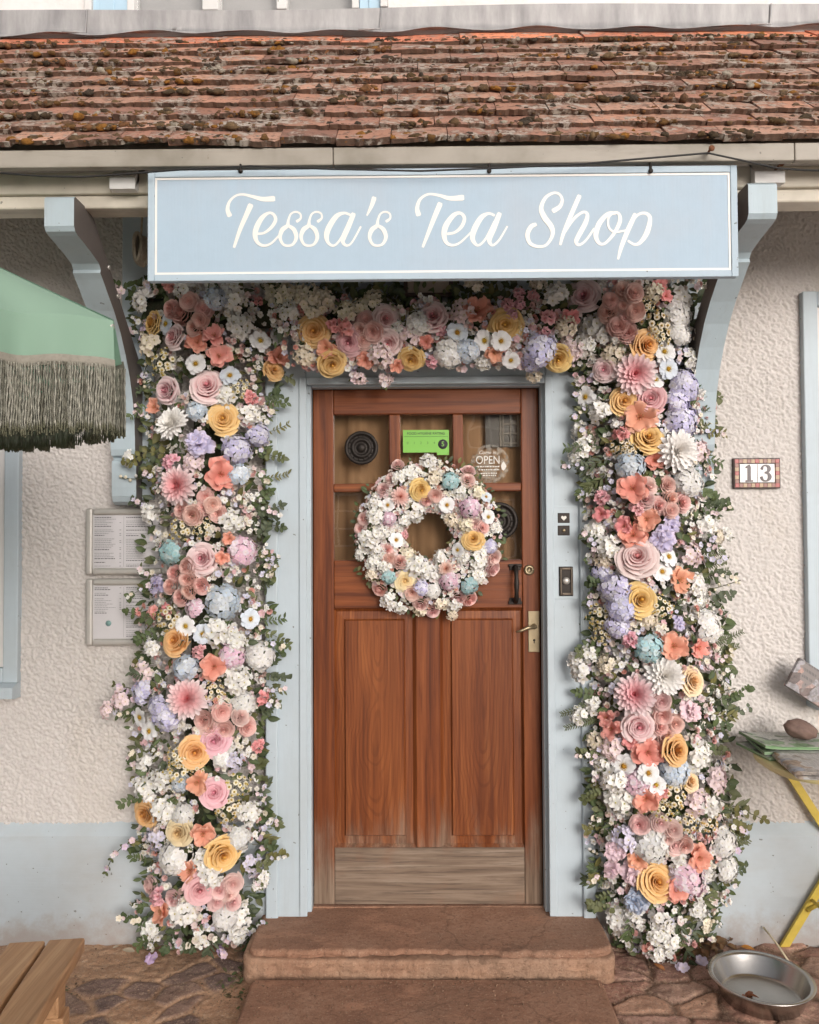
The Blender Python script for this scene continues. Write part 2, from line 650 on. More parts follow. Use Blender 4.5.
def mat_step(name, a=(.32, .168, .105), b=(.24, .12, .074), d=(.43, .25, .165)):
    t = NT(name)
    n = t.noise(3.4, 8, .7)
    c = t.ramp(n, [(.32, b), (.48, a), (.66, d)])
    c = t.mix(t.math('MULTIPLY', t.step(t.noise(1.0, 5, .7, t.map((4, 9, 14))), .52, .66), .6), c, tuple(min(.8, x * 1.5) for x in a))
    c = t.mix(t.math('MULTIPLY', t.step(t.noise(1.7, 4, .6), .50, .66), .55), c, tuple(x * .58 for x in a))
    c = t.mix(t.math('MULTIPLY', t.step(t.noise(80, 5, .75), .5, .64), .5), c, tuple(x * .40 for x in a))
    c = t.mix(t.math('MULTIPLY', t.step(t.noise(170, 3, .7), .58, .68), .55), c, (.56, .40, .29))
    wv = t.n('ShaderNodeVectorMath', operation='ADD')
    t.l(t.co.outputs['Object'], wv.inputs[0])
    nn = t.n('ShaderNodeTexNoise')
    nn.inputs['Scale'].default_value = 5
    nn.inputs['Detail'].default_value = 5
    t.l(t.co.outputs['Object'], nn.inputs['Vector'])
    sc2 = t.n('ShaderNodeVectorMath', operation='SCALE')
    sc2.inputs['Scale'].default_value = .28
    t.l(nn.outputs['Color'], sc2.inputs[0])
    t.l(sc2.outputs[0], wv.inputs[1])
    cr = t.step(t.voro(.8, wv.outputs[0], 'DISTANCE_TO_EDGE'), .005, .001)
    c = t.mix(t.math('MULTIPLY', cr, .35), c, tuple(x * .3 for x in a))
    nrm = t.bump(t.noise(14, 8, .75), .7, .02)
    nrm = t.bump(t.noise(120, 5, .75), .6, .005, nrm)
    return t.fin(c, .9, nrm)
M_step = mat_step('worn_sandstone', (.36, .19, .118), (.25, .125, .078), (.50, .295, .195))
M_step2 = mat_step('pale_sandstone_bed', (.42, .245, .155), (.30, .16, .10), (.54, .35, .24))
M_road = mat_step('street_stone', (.46, .42, .38), (.40, .36, .32), (.52, .48, .44))

def mat_canvas():
    t = NT('mint_canvas')
    n = t.noise(2.5, 4)
    c = t.mix(t.step(n, .3, .7), (.32, .48, .365), (.36, .52, .405))
    wv = t.noise(1.0, 2, .5, t.map((700, 700, 700)))
    t.fin(c, .85, t.bump(wv, .15, .001))
    tl = t.n('ShaderNodeBsdfTranslucent')
    tl.inputs['Color'].default_value = (.26, .50, .36, 1)
    mx = t.n('ShaderNodeMixShader')
    mx.inputs[0].default_value = .36
    t.l(t.bsdf.outputs[0], mx.inputs[1])
    t.l(tl.outputs[0], mx.inputs[2])
    t.l(mx.outputs[0], t.out.inputs['Surface'])
    return t.m
M_canvas = mat_canvas()

# ------------------------------------------------------------------ smooth noise for height fields
def upsample(a, nx, ny):
    """Smooth (cosine) interpolation of a small random array to ny x nx."""
    h, w = a.shape
    y = np.linspace(0, h - 1.001, ny)
    x = np.linspace(0, w - 1.001, nx)
    yi, xi = y.astype(int), x.astype(int)
    fy, fx = y - yi, x - xi
    fy = fy * fy * (3 - 2 * fy)
    fx = fx * fx * (3 - 2 * fx)
    a0 = a[yi][:, xi] * (1 - fx) + a[yi][:, xi + 1] * fx
    a1 = a[yi + 1][:, xi] * (1 - fx) + a[yi + 1][:, xi + 1] * fx
    return a0 * (1 - fy)[:, None] + a1 * fy[:, None]

def nz(nx, ny, cx, cy):
    return upsample(rng.random((max(cy, 2) + 2, max(cx, 2) + 2)), nx, ny)

def grid_mesh(name, co, keep=None, col=None):
    ny, nx = co.shape[:2]
    idx = np.arange(nx * ny).reshape(ny, nx)
    q = np.stack([idx[:-1, :-1], idx[:-1, 1:], idx[1:, 1:], idx[1:, :-1]], -1).reshape(-1, 4)
    if keep is not None:
        q = q[keep.reshape(-1)]
    me = bpy.data.meshes.new(name)
    me.vertices.add(nx * ny)
    me.vertices.foreach_set('co', co.reshape(-1).astype(np.float32))
    me.loops.add(q.size)
    me.loops.foreach_set('vertex_index', q.reshape(-1).astype(np.int32))
    me.polygons.add(len(q))
    me.polygons.foreach_set('loop_start', np.arange(0, q.size, 4, dtype=np.int32))
    me.update(calc_edges=True)
    me.polygons.foreach_set('use_smooth', [True] * len(q))
    if col is not None:
        at = me.color_attributes.new('col', 'FLOAT_COLOR', 'POINT')
        arr = np.ones((nx * ny, 4), dtype=np.float32)
        arr[:, :3] = col.reshape(-1, 3)
        at.data.foreach_set('color', arr.ravel())
    return me

# ------------------------------------------------------------------ ground
def build_ground():
    x0, x1, y0, y1, st = -2.3, 2.3, -1.35, 0.06, .0055
    nx, ny = int((x1 - x0) / st), int((y1 - y0) / st)
    X, Y = np.meshgrid(np.linspace(x0, x1, nx), np.linspace(y0, y1, ny))
    warp = (nz(nx, ny, 40, 14) - .5) * .07
    warp2 = (nz(nx, ny, 40, 14) - .5) * .07
    seeds = []
    yy = y0
    r = 0
    while yy < y1 + .1:
        xx = x0 + random.uniform(0, .1)
        while xx < x1:
            w = random.uniform(.10, .17) if xx < 0 else random.uniform(.13, .26)
            seeds.append((xx + w / 2, yy + random.uniform(-.035, .035)))
            xx += w
        yy += random.uniform(.085, .12)
        r += 1
    S = np.array(seeds)
    n = len(S)
    f1 = np.full(X.shape, 9.0)
    f2 = np.full(X.shape, 9.0)
    cid = np.zeros(X.shape, int)
    for k in range(n):
        d = np.sqrt(((X + warp - S[k, 0]) * .8) ** 2 + ((Y + warp2 - S[k, 1]) * 1.15) ** 2)
        m = d < f1
        f2 = np.where(m, f1, np.minimum(f2, d))
        cid = np.where(m, k, cid)
        f1 = np.where(m, d, f1)
    e = np.clip((f2 - f1) / .030, 0, 1)
    e = e * e * (3 - 2 * e)
    left = X < 0
    ch = rng.uniform(-.004, .012, n)[cid]
    rough = (nz(nx, ny, 160, 50) - .5) * .006 + (nz(nx, ny, 380, 115) - .5) * .004
    sunk = rng.random(n)
    buried = (sunk < .62)
    b = np.where(left, np.where(buried[cid], .25, .8), 1.0)      # on the left most stones are packed over with earth
    Z = (e - 1) * .009 * b + ch * .6 * b + rough * .8 + .026
    pal = np.array([(.235, .125, .085), (.20, .105, .075), (.285, .165, .11), (.17, .09, .068), (.26, .15, .115), (.22, .135, .10)])
    pk = pal[rng.integers(0, len(pal), n)]
    dk = np.array([(.105, .068, .058), (.135, .085, .068), (.16, .10, .075)])[rng.integers(0, 3, n)]
    colL = np.where(buried[:, None], np.array([(.255, .145, .085)]) * rng.uniform(.8, 1.1, (n, 1)), dk)
    earth = np.array((.275, .165, .10))
    earthR = np.array((.13, .078, .052))
    colL = colL[cid] * e[..., None] + earth * (1 - e[..., None])
    colR = pk[cid] * e[..., None] + earthR * (1 - e[..., None])
    col = np.where(left[..., None], colL, colR)
    col *= 1.85 * (.85 + .3 * nz(nx, ny, 60, 20))[..., None]
    co = np.stack([X, Y, Z], -1)
    o = link('cobbled_pavement', grid_mesh('cobbled_pavement', co, None, col), M_ground)
    o['kind'] = 'structure'
    o['label'] = 'reddish sandstone cobbles along the foot of the shop wall'
    mb = MB()
    for (ax, bx, ay, by) in ((-60, 60, -120, -1.35), (-60, -2.3, -1.35, 60), (2.3, 60, -1.35, 60), (-2.3, 2.3, .06, 60)):
        vs_ = [mb.bm.verts.new((x, y, -.012)) for x, y in ((ax, ay), (bx, ay), (bx, by), (ax, by))]
        mb.bm.faces.new(vs_)
    o = mb.build('street_ground', M_road)
    o['kind'] = 'structure'
build_ground()

# ------------------------------------------------------------------ the shop building
shop = thing('shop_building', 'cream roughcast tea shop front with pale blue woodwork and a mossy tiled porch roof', 'building', (0, 0, 0))
ZS = .137                                                     # top of the doorstep
FX0, FX1, _, FZ1 = rect(267, 268, 591, 912, -.05)             # outer edge of the door frame
DX0, DX1, _, DZ1 = rect(312.5, 388, 541.5, 903, .03)          # the leaf
DZ0 = ZS + .006

def build_wall():
    x0, x1, z0, z1, st = -1.78, 1.78, .30, 2.86, .0036
    nx, nzz = int((x1 - x0) / st), int((z1 - z0) / st)
    X, Z = np.meshgrid(np.linspace(x0, x1, nx), np.linspace(z0, z1, nzz))
    a = nz(nx, nzz, int(3.56 / .0085), int(2.56 / .0072))
    b = nz(nx, nzz, int(3.56 / .0055), int(2.56 / .0050))
    c = nz(nx, nzz, int(3.56 / .25), int(2.56 / .25))
    h = a * .56 + b * .44
    h = np.clip((h - .42) / .20, 0, 1)
    h = h * h * (3 - 2 * h)
    g1 = nz(nx, nzz, int(3.56 / .0046), int(2.56 / .0046))
    amp = .55 + .75 * nz(nx, nzz, 12, 9)                       # hand thrown: heavier here, thinner there
    D = h * .0044 * amp + (b - .5) * .0022 + (g1 - .5) * .0020 + (c - .5) * .006
    co = np.stack([X, -D, Z], -1)
    xm = (X[:-1, :-1] + X[1:, 1:]) / 2
    zm = (Z[:-1, :-1] + Z[1:, 1:]) / 2
    keep = ~((xm > FX0 + .02) & (xm < FX1 - .02) & (zm < FZ1 - .02))
    me = grid_mesh('wall', co[:, ::-1].copy(), keep[:, ::-1])
    w = link('wall', me, M_render, shop)
    mb = MB()
    for ax, bx in ((-4.5, -1.78), (1.78, 4.5)):
        mb.box(ax, bx, .001, .3, 0, 2.86, 0)
    mb.box(-1.778, FX0 + .025, .03, .3, 0, 2.858, 0)
    mb.box(FX1 - .025, 1.778, .03, .3, 0, 2.858, 0)
    mb.box(FX0 + .027, FX1 - .027, .03, .3, FZ1 - .025, 2.858, 0)
    mb.build('wall_core', M_render, w)
    # upper storey: smooth white wall above the flashing, in pieces round the window
    ux0, ux1, uz0, uz1 = rect(86, -120, 388, 12, .0)
    mb = MB()
    mb.box(-4.5, ux0, 0, .3, 2.862, 6.2, 0)
    mb.box(ux1, 4.5, 0, .3, 2.862, 6.2, 0)
    mb.box(ux0 + .001, ux1 - .001, 0, .3, 2.862, uz0, 0)
    mb.box(ux0 + .001, ux1 - .001, 0, .3, uz0 + 1.1, 6.2, 0)
    mb.build('upper_wall', M_whitewall, shop)
    # the inside, so that nothing shows through
    mb = MB()
    mb.box(-4.4, 4.4, 2.6, 2.7, -.3, 6.2, 0)
    mb.box(-4.5, -4.4, .302, 2.7, -.3, 6.2, 0)
    mb.box(4.4, 4.5, .302, 2.7, -.3, 6.2, 0)
    mb.box(-4.4, 4.4, .302, 2.6, 6.1, 6.2, 0)
    mb.box(-4.4, 4.4, .302, 2.6, 2.5, 2.6, 0)
    mb.build('inner_walls', M_dark, shop)
    return w, (ux0, ux1, uz0)
wall, UW = build_wall()

def build_plinth():
    zt = P(60, 820, 0).z
    zm = P(60, 836, -.03).z
    mb = MB()
    sec = [(.02, -.03), (-.035, -.03), (-.033, zm), (-.026, zm + .01), (.006, zt), (.02, zt)]
    mb.prism(sec, -4.5, FX0 + .004, 'X')
    mb.prism(sec, FX1 - .004, 4.5, 'X')
    return mb.build('plinth', M_plinth, shop)
build_plinth()

def build_door_frame():
    yF = -.05
    jL = P(306, 640, yF).x
    jR = P(548, 640, yF).x
    hz = P(425, 383, yF).z
    mb = MB()
    top = FZ1
    mb.box(FX0, jL, yF, .028, ZS - .05, top, .004)
    mb.box(jR, FX1, yF, .028, ZS - .05, top, .004)
    mb.box(jL + .0005, jR - .0005, yF + .001, .028, hz, top - .001, .004)
    f = mb.build('door_frame', M_frame, shop)
    m = MB()                                                   # raised outer moulding
    w = .042
    m.box(FX0 - .004, FX0 + w, yF - .014, yF - .0005, ZS - .05, top + .004, .006)
    m.box(FX1 - w, FX1 + .004, yF - .014, yF - .0005, ZS - .05, top + .004, .006)
    m.box(FX0 + w + .0008, FX1 - w - .0008, yF - .0135, yF - .0005, top - w, top + .004, .006)
    m.build('outer_moulding', M_frame, f)
    m = MB()                                                   # inner bead
    m.box(jL - .024, jL + .004, yF - .008, yF - .0007, ZS + .002, hz + .024, .005)
    m.box(jR - .004, jR + .024, yF - .008, yF - .0007, ZS + .002, hz + .024, .005)
    m.box(jL + .0045, jR - .0045, yF - .0078, yF - .0007, hz - .004, hz + .0238, .005)
    m.build('inner_bead', M_frame, f)
    s = MB()                                                   # door stop, set back
    s.box(jL - .004, DX0 + .002, yF + .03, .027, ZS + .001, hz + .004, .003)
    s.box(DX1 - .002, jR + .004, yF + .03, .027, ZS + .001, hz + .004, .003)
    s.box(DX0 + .0025, DX1 - .0025, yF + .031, .0268, DZ1 - .004, hz + .0035, .003)
    s.build('door_stop', M_frame, f)
    b = MB()
    bx0, bx1, bz0, bz1 = rect(553, 506, 578, 599, yF)
    b.box(bx0, bx1, yF - .004, yF - .0006, bz0, bz1, .002)
    b.build('bell_board', M_frame, f)
build_door_frame()

def build_door():
    Y0, Y1 = .03, .072
    def R_(a, b, c, d):
        return rect(a, b, c, d, Y0)
    # openings
    cols = [(333.5, 389), (400.5, 453), (463.5, 521.5)]
    rows = [(414, 483), (491.5, 560)]
    pan = [(333.5, 416), (440.5, 525)]
    pz0, pz1 = P(429, 848, Y0).z, P(429, 608.5, Y0).z
    zr = [(P(429, b, Y0).z, P(429, a, Y0).z) for a, b in rows]
    xc = [(P(a, 487, Y0).x, P(b, 487, Y0).x) for a, b in cols]
    xp = [(P(a, 728, Y0).x, P(b, 728, Y0).x) for a, b in pan]
    mb = MB()
    lx, rx = xc[0][0], xc[2][1]
    bv = .004
    mb.box(DX0 + .003, lx, Y0, Y1, DZ0, DZ1 - .003, bv, 0)                     # stiles
    mb.box(rx, DX1 - .003, Y0, Y1, DZ0, DZ1 - .003, bv, 0)
    mb.box(lx + .0004, rx - .0004, Y0 + .0005, Y1, zr[0][1], DZ1 - .0035, bv, 1)     # top rail
    mb.box(lx + .0004, rx - .0004, Y0 + .0005, Y1, pz1, zr[1][0], bv, 1)             # lock rail
    mb.box(lx + .0004, rx - .0004, Y0 + .003, Y1, zr[1][1], zr[0][0], bv, 1)         # glazing bar
    for i in (0, 1):
        for (a, b) in zr:
            mb.box(xc[i][1], xc[i + 1][0], Y0 + .002, Y1, a + .0004, b - .0004, bv, 0)
    mb.box(xp[0][1], xp[1][0], Y0 + .001, Y1, pz0 + .0004, pz1 - .0004, bv, 0)       # muntin
    door = mb.build('door', [M_wv, M_wh], shop)
    door['label'] = 'half glazed brown timber door with two lower panels'
    br = MB()
    br.box(lx + .0004, rx - .0004, Y0 + .0008, Y1, DZ0, pz0, bv)
    o = br.build('bottom_rail', M_weather, door)
    o['label'] = 'bleached grey bottom rail'
    for (a, b) in xp:
        p = MB()
        t = bmesh.new()
        yb, yr = Y0 + .020, Y0 + .006
        A = [(a, pz0), (b, pz0), (b, pz1), (a, pz1)]
        g = .012
        m_ = [(a + g, pz0 + g), (b - g, pz0 + g), (b - g, pz1 - g), (a + g, pz1 - g)]
        g2 = .040
        B = [(a + g2, pz0 + g2), (b - g2, pz0 + g2), (b - g2, pz1 - g2), (a + g2, pz1 - g2)]
        g3 = .046
        D = [(a + g3, pz0 + g3), (b - g3, pz0 + g3), (b - g3, pz1 - g3), (a + g3, pz1 - g3)]
        rings = []
        for ring, y in ((A, Y0 + .006), (m_, yb), (B, yb - .002), (D, yr)):
            rings.append([t.verts.new((x, y, z)) for x, z in ring])
        for r0, r1 in zip(rings[:-1], rings[1:]):
            for k in range(4):
                t.faces.new((r0[k], r0[(k + 1) % 4], r1[(k + 1) % 4], r1[k]))
        t.faces.new(rings[-1])
        p.take(t)
        mw = mat_wood('door_panel_timber', 'Z', cath=(a + b) / 2 + .01, base=(.20, .056, .016), light=(.33, .110, .033), dark=(.085, .022, .008))
        p.build('door_panel', mw, door)
    for (a, b) in xc:
        for (c, d) in zr:
            g = MB()
            g.box(a - .004, b + .004, Y0 + .022, Y0 + .026, c - .004, d + .004, 0)
            g.build('glass_pane', M_glass, door)
    bl = MB()
    # blind hung behind the glass, folds along it
    n = 60
    bx0, bx1 = lx - .02, rx + .02
    vs0, vs1 = [], []
    for i in range(n + 1):
        x = bx0 + (bx1 - bx0) * i / n
        y = Y1 + .05 + .012 * math.sin(i * .55) + .006 * math.sin(i * 1.7 + 1)
        vs0.append(bl.bm.verts.new((x, y, zr[1][0] - .02)))
        vs1.append(bl.bm.verts.new((x, y, zr[0][1] + .02)))
    for i in range(n):
        f = bl.bm.faces.new((vs0[i], vs0[i + 1], vs1[i + 1], vs1[i]))
        f.smooth = True
    bl.build('blind', M_blind, door)
    iw = MB()  # added panel and bars painted as a street window's reflection in this pane
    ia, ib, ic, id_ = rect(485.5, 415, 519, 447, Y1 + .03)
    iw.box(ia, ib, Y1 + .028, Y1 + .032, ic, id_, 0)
    iwo = iw.build('pane_reflection_panel', simple('reflected_window_dark', (.055, .055, .055), .3), door)
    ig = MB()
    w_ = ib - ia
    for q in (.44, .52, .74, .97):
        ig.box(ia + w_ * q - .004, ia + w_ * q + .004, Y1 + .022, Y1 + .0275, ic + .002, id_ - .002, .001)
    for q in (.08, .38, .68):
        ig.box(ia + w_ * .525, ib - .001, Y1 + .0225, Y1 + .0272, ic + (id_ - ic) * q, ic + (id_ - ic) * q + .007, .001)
    ig.build('pane_reflection_bars', simple('reflected_bars_grey', (.26, .25, .23), .6), door)
    # round ventilators set in two of the panes
    for (px, py, rp) in ((361.5, 448, 17), (499, 521, 19)):
        c = P(px, py, Y0 + .02)
        r = rp * .0038
        v = MB()
        v.lathe([(r, 0), (r, .008), (r * .9, .013), (r * .8, .010), (r * .78, .004), (r * .62, .003), (r * .60, .009), (r * .5, .011), (r * .42, .008), (r * .40, .003), (r * .26, .003), (r * .24, .010), (r * .12, .013), (0.001, .014)], c, 40, 0, 'Y')
        for k in range(14):
            a = 2 * math.pi * k / 14
            p0 = c + Vector((math.cos(a) * r * .42, -.005, math.sin(a) * r * .42))
            p1 = c + Vector((math.cos(a) * r * .78, -.006, math.sin(a) * r * .78))
            v.tube([p0, p1], .0022, 5)
        v.build('ventilator', M_iron, door)
    # iron pull handle
    h = MB()
    c0, c1 = P(515, 567, Y0), P(515, 601, Y0)
    for c in (c0, c1):
        s = 1 if c is c0 else -1
        h.box(c.x - .022, c.x + .022, Y0 - .006, Y0 - .0004, c.z - .012, c.z + .012, .004)
        h.box(c.x - .026, c.x + .026, Y0 - .010, Y0 - .003, c.z + s * .006 - .006, c.z + s * .006 + .006, .003)
    h.tube([(c0.x, Y0 - .006, c0.z), (c0.x, Y0 - .035, c0.z - .012), (c0.x, Y0 - .044, c0.z - .035), (c0.x, Y0 - .045, (c0.z + c1.z) / 2),
            (c0.x, Y0 - .044, c1.z + .035), (c0.x, Y0 - .035, c1.z + .012), (c0.x, Y0 - .006, c1.z)], [.011, .009, .0075, .010, .0075, .009, .011], 10)
    h.build('pull_handle', M_iron, door)
    k = MB()
    c = P(529, 570, Y0)
    k.lathe([(.020, 0), (.020, .004), (.017, .008), (.009, .010), (.009, .007), (.001, .007)], c, 24, 0, 'Y')
    k.box(c.x - .0015, c.x + .0015, Y0 - .0085, Y0 - .0065, c.z - .006, c.z + .006, .0005)
    k.build('lock_cylinder', M_brass, door)
    hp = MB()
    x0, x1, z0, z1 = rect(528, 611, 539.5, 652, Y0)
    hp.box(x0, x1, Y0 - .005, Y0 - .0004, z0, z1, .002)
    hc = Vector(((x0 + x1) / 2, Y0, P(533, 626, Y0).z))
    hp.lathe([(.010, .004), (.010, .02), (.008, .03), (.001, .031)], hc, 16, 0, 'Y')
    e = P(515, 630, Y0)
    hp.tube([(hc.x, Y0 - .034, hc.z), (hc.x - .03, Y0 - .042, hc.z - .002), (hc.x - .052, Y0 - .045, hc.z - .012), (e.x, Y0 - .045, e.z - .002)], [.0075, .0065, .0055, .004], 10)
    hd = hp.build('door_handle', M_brass, door)
    kh = MB()
    kc = P(534, 640, Y0)
    kh.lathe([(.0045, .0052), (.0045, .0056), (.0005, .0056)], kc, 14, 0, 'Y')
    kh.box(kc.x - .002, kc.x + .002, Y0 - .0056, Y0 - .0052, kc.z - .012, kc.z, 0)
    kh.build('keyhole', M_dark, door)
    mb = MB()
    mb.box(DX0 - .02, DX1 + .02, .02, .30, -.02, ZS + .003, .002)
    mb.build('threshold', M_step, shop)
    mb = MB()
    mb.box(DX0 - .06, DX1 + .06, .30, .32, 0, DZ1 + .2, 0)     # dark hall behind the door
    mb.build('hall_lining', M_dark, shop)
build_door()

def build_window(x0, x1, z0, z1, sill_z, name='window', blue=M_frame, sill=True, sill_lo=0.0):
    fw = .055
    mb = MB()
    y0, y1 = -.03, .028
    mb.box(x0, x0 + fw, y0, y1, z0, z1, .004)
    mb.box(x1 - fw, x1, y0, y1, z0, z1, .004)
    mb.box(x0 + fw + .0004, x1 - fw - .0004, y0 + .001, y1, z1 - fw, z1 - .0006, .004)
    mb.box(x0 + fw + .0004, x1 - fw - .0004, y0 + .001, y1, z0, z0 + fw, .004)
    w = mb.build(name, blue, shop)
    m = MB()
    ix0, ix1, iz0, iz1 = x0 + fw + .001, x1 - fw - .001, z0 + fw + .001, z1 - fw - .001
    s = .03
    m.box(ix0, ix0 + s, -.012, .02, iz0, iz1, .003)
    m.box(ix1 - s, ix1, -.012, .02, iz0, iz1, .003)
    m.box(ix0 + s, ix1 - s, -.0115, .02, iz0, iz0 + s, .003)
    m.box(ix0 + s, ix1 - s, -.0115, .02, iz1 - s, iz1, .003)
    xm = (ix0 + ix1) / 2
    m.box(xm - .012, xm + .012, -.010, .02, iz0 + s, iz1 - s, .003)
    m.build('sash', M_white, w)
    g = MB()
    g.box(ix0 + .01, ix1 - .01, .004, .008, iz0 + .01, iz1 - .01, 0)
    g.build('glass_pane', M_winglass, w)
    c = MB()
    c.box(ix0, ix1, .021, .026, iz0, iz1, 0)
    c.build('net_curtain', M_netcurtain, w)
    if sill:
        q = MB()
        q.prism([(.02, z0 - .0005), (-.03, z0 - .0005), (-.066 - sill_lo, z0 - .012), (-.066 - sill_lo, z0 - .052), (-.05 - sill_lo, z0 - .056), (.02, z0 - .056)], x0 - .0, x1 + .0, 'X')
        q.build('sill', blue, w)
    return w

def build_windows():
    # left window: only its right edge is in view
    xr = P(18, 570, -.03).x
    z0 = P(9, 683, -.03).z
    build_window(xr - 1.0, xr, z0, P(10, 300, -.03).z, 0)
    xl = P(806, 480, -.03).x
    build_window(xl, xl + 1.0, P(812, 692, -.03).z, P(812, 291, -.03).z, 0, sill_lo=.03)
    # upper casement
    x0, x1, z0 = UW
    zz1 = z0 + 1.1
    mb = MB()
    mb.box(x0 + .002, x0 + .03, -.02, .06, z0 + .002, zz1, .003)
    mb.box(x1 - .03, x1 - .002, -.02, .06, z0 + .002, zz1, .003)
    mb.box(x0 + .031, x1 - .031, -.019, .06, zz1 - .05, zz1 - .001, .003)
    def X(px):
        return P(px, 5, 0).x
    for a, b in ((128, 135), (203, 219), (277, 287), (352, 359)):
        mb.box(X(a), X(b), -.012, .06, z0 + .003, zz1 - .051, .003)
    w = mb.build('window', M_white, shop)
    b = MB()
    for a, c in ((91, 127.5), (359.5, 383)):
        b.box(X(a), X(c), .0, .05, z0 + .003, zz1 - .052, .003)
        b.box(X(a) + .035, X(c) - .05, -.006, -.0005, z0 + .003, zz1 - .052, .003)
    b.build('side_light', M_winblue, w)
    for a, c in ((135.5, 202.5), (219.5, 276.5), (287.5, 351.5)):
        g = MB()
        g.box(X(a), X(c), .02, .024, z0 + .003, zz1 - .052, 0)
        g.build('glass_pane', M_winglass, w)
    cc = MB()
    cc.box(x0 + .03, x1 - .03, .075, .08, z0 + .003, zz1 - .003, 0)
    cc.build('net_curtain', M_netcurtain, w)
build_windows()

# ------------------------------------------------------------------ porch roof
EY, TY = -.655, -.02
EZ = P(409, 146, EY).z
TZ = P(409, 40, TY).z
SL = Vector((0, TY - EY, TZ - EZ))
SLN = SL.normalized()
UPN = Vector((0, -SLN.z, SLN.y))                             # roof normal, up and out

def roof_pt(x, s, h=0.0):
    return Vector((x, EY, EZ)) + SLN * s + UPN * h

def build_roof():
    fb = FB()
    L = SL.length
    n = 10
    g = L / n
    edges = []
    pal = [(.30, .15, .10), (.26, .125, .085), (.33, .18, .125), (.23, .115, .08), (.31, .175, .125), (.22, .11, .078)]
    for i in range(n):
        top = i == n - 1
        x = -2.35 + random.uniform(-.1, 0)
        sag = [random.uniform(-.003, .003) for _ in range(40)]
        while x < 2.35:
            w = random.uniform(.15, .18) if not top else random.uniform(.38, .46)
            col = random.choice(pal) if not top else random.choice([(.50, .16, .085), (.54, .19, .10), (.44, .15, .085)])
            k = random.uniform(1.15, 1.75)
            col = tuple(c * k for c in col)
            th = random.uniform(.014, .021)
            s0 = i * g + random.uniform(-.007, .007) - .012
            s1 = i * g + g + .05
            lift = random.uniform(0, .005)
            tilt = random.uniform(-.003, .003)
            xa, xb = x + .0012, x + w - .0012
            ph = random.uniform(0, 6)
            def h_at(u, v):
                # the lower end rides on the course beneath
                return .024 * (1 - v) + .004 + lift + tilt * u + .0015 * math.sin(ph + u * 2 + v * 2)
            chips = [random.uniform(-.006, .005) for _ in range(13)]
            def ft(u, v):
                xx = (xa + xb) / 2 + u * (xb - xa) / 2
                s = s0 + (s1 - s0) * v
                if v == 0:
                    s += chips[int((u + 1) * 6)]
                return roof_pt(xx, s, h_at(u, v))
            def ff(u, v):
                xx = (xa + xb) / 2 + u * (xb - xa) / 2
                return roof_pt(xx, s0 + chips[int((u + 1) * 6)] + .002 * (1 - v), h_at(u, 0) - th * (1 - v))
            cf = lambda u, v: col
            fb.grid(ft, 12, 4, cf)
            fb.grid(ff, 12, 1, lambda u, v: (.15, .088, .06))
            for sd in (-1, 1):
                def fs(u, v, sd=sd):
                    xx = (xa + xb) / 2 + sd * (xb - xa) / 2
                    return roof_pt(xx, s0 + (s1 - s0) * (u + 1) / 2, h_at(sd, (u + 1) / 2) - th * (1 - v))
                fb.grid(fs, 2, 1, cf)
            def fbm(u, v):
                xx = (xa + xb) / 2 + u * (xb - xa) / 2
                return roof_pt(xx, s0 + .002 + (s1 - s0) * v, h_at(u, v) - th)
            fb.grid(fbm, 2, 1, cf)
            x += w
    me = fb.mesh('tile_roof', M_tile, False)
    roof = link('tile_roof', me, None, shop)
    roof['label'] = 'mossy red clay tiled porch roof'
    # moss
    mb = FB()
    ico = bmesh.new()
    bmesh.ops.create_icosphere(ico, subdivisions=2, radius=1.0)
    iv = [v.co.copy() for v in ico.verts]
    ico.verts.index_update()
    ifc = [tuple(v.index for v in f.verts) for f in ico.faces]
    ico.free()
    cols = [(.085, .052, .024), (.14, .072, .026), (.065, .044, .026), (.24, .105, .022), (.11, .068, .036), (.15, .095, .05), (.055, .04, .028), (.34, .29, .23), (.17, .08, .035), (.13, .07, .04)]
    def lump(x, s, h, r, col, fl):
        b = len(mb.v)
        ph = [random.uniform(0, 6) for _ in range(6)]
        rx = r * random.uniform(.8, 1.6)
        for v in iv:
            k = 1 + .22 * math.sin(v.x * 4 + ph[0]) * math.sin(v.y * 5 + ph[1]) + .15 * math.sin(v.z * 7 + ph[2]) + random.uniform(-.12, .12)
            k *= 1 + .35 * math.sin(v.x * 2.1 + ph[3]) * math.sin(v.y * 2.3 + ph[4])
            mb.v.append(tuple(roof_pt(x + v.x * rx * k, s + v.y * r * k, h + v.z * r * fl * k)))
            kk = random.uniform(.7, 1.3)
            mb.c.append((col[0] * kk, col[1] * kk, col[2] * kk))
        for f in ifc:
            mb.f.append(tuple(b + q for q in f))
    for _ in range(420):                                        # colonies: several cushions close together
        i = random.randrange(0, n)
        cx = random.uniform(-2.0, 2.0)
        col = random.choice(cols)
        for _k in range(random.randint(4, 14)):
            r = random.choice((.003, .004, .005, .006, .008, .010, .013))
            s = i * g + random.uniform(-.014, .045)
            lump(cx + random.gauss(0, .045), s, .026 * (1 - max(0, s - i * g) / g) + .002, r, col if random.random() < .6 else random.choice(cols), random.uniform(.45, .9))
    for _ in range(3600):
        i = random.randrange(0, n)
        s = i * g + random.uniform(-.016, .07)
        lump(random.uniform(-2.1, 2.1), s, .024 * (1 - max(0, s - i * g) / g) + random.uniform(-.003, .003), random.uniform(.002, .0065), random.choice(cols), random.uniform(.3, .9))
    me = mb.mesh('moss', M_moss, True)
    ms = link('moss', me, None, roof)
    ms['kind'] = 'stuff'
    # roof deck under the tiles
    d = MB()
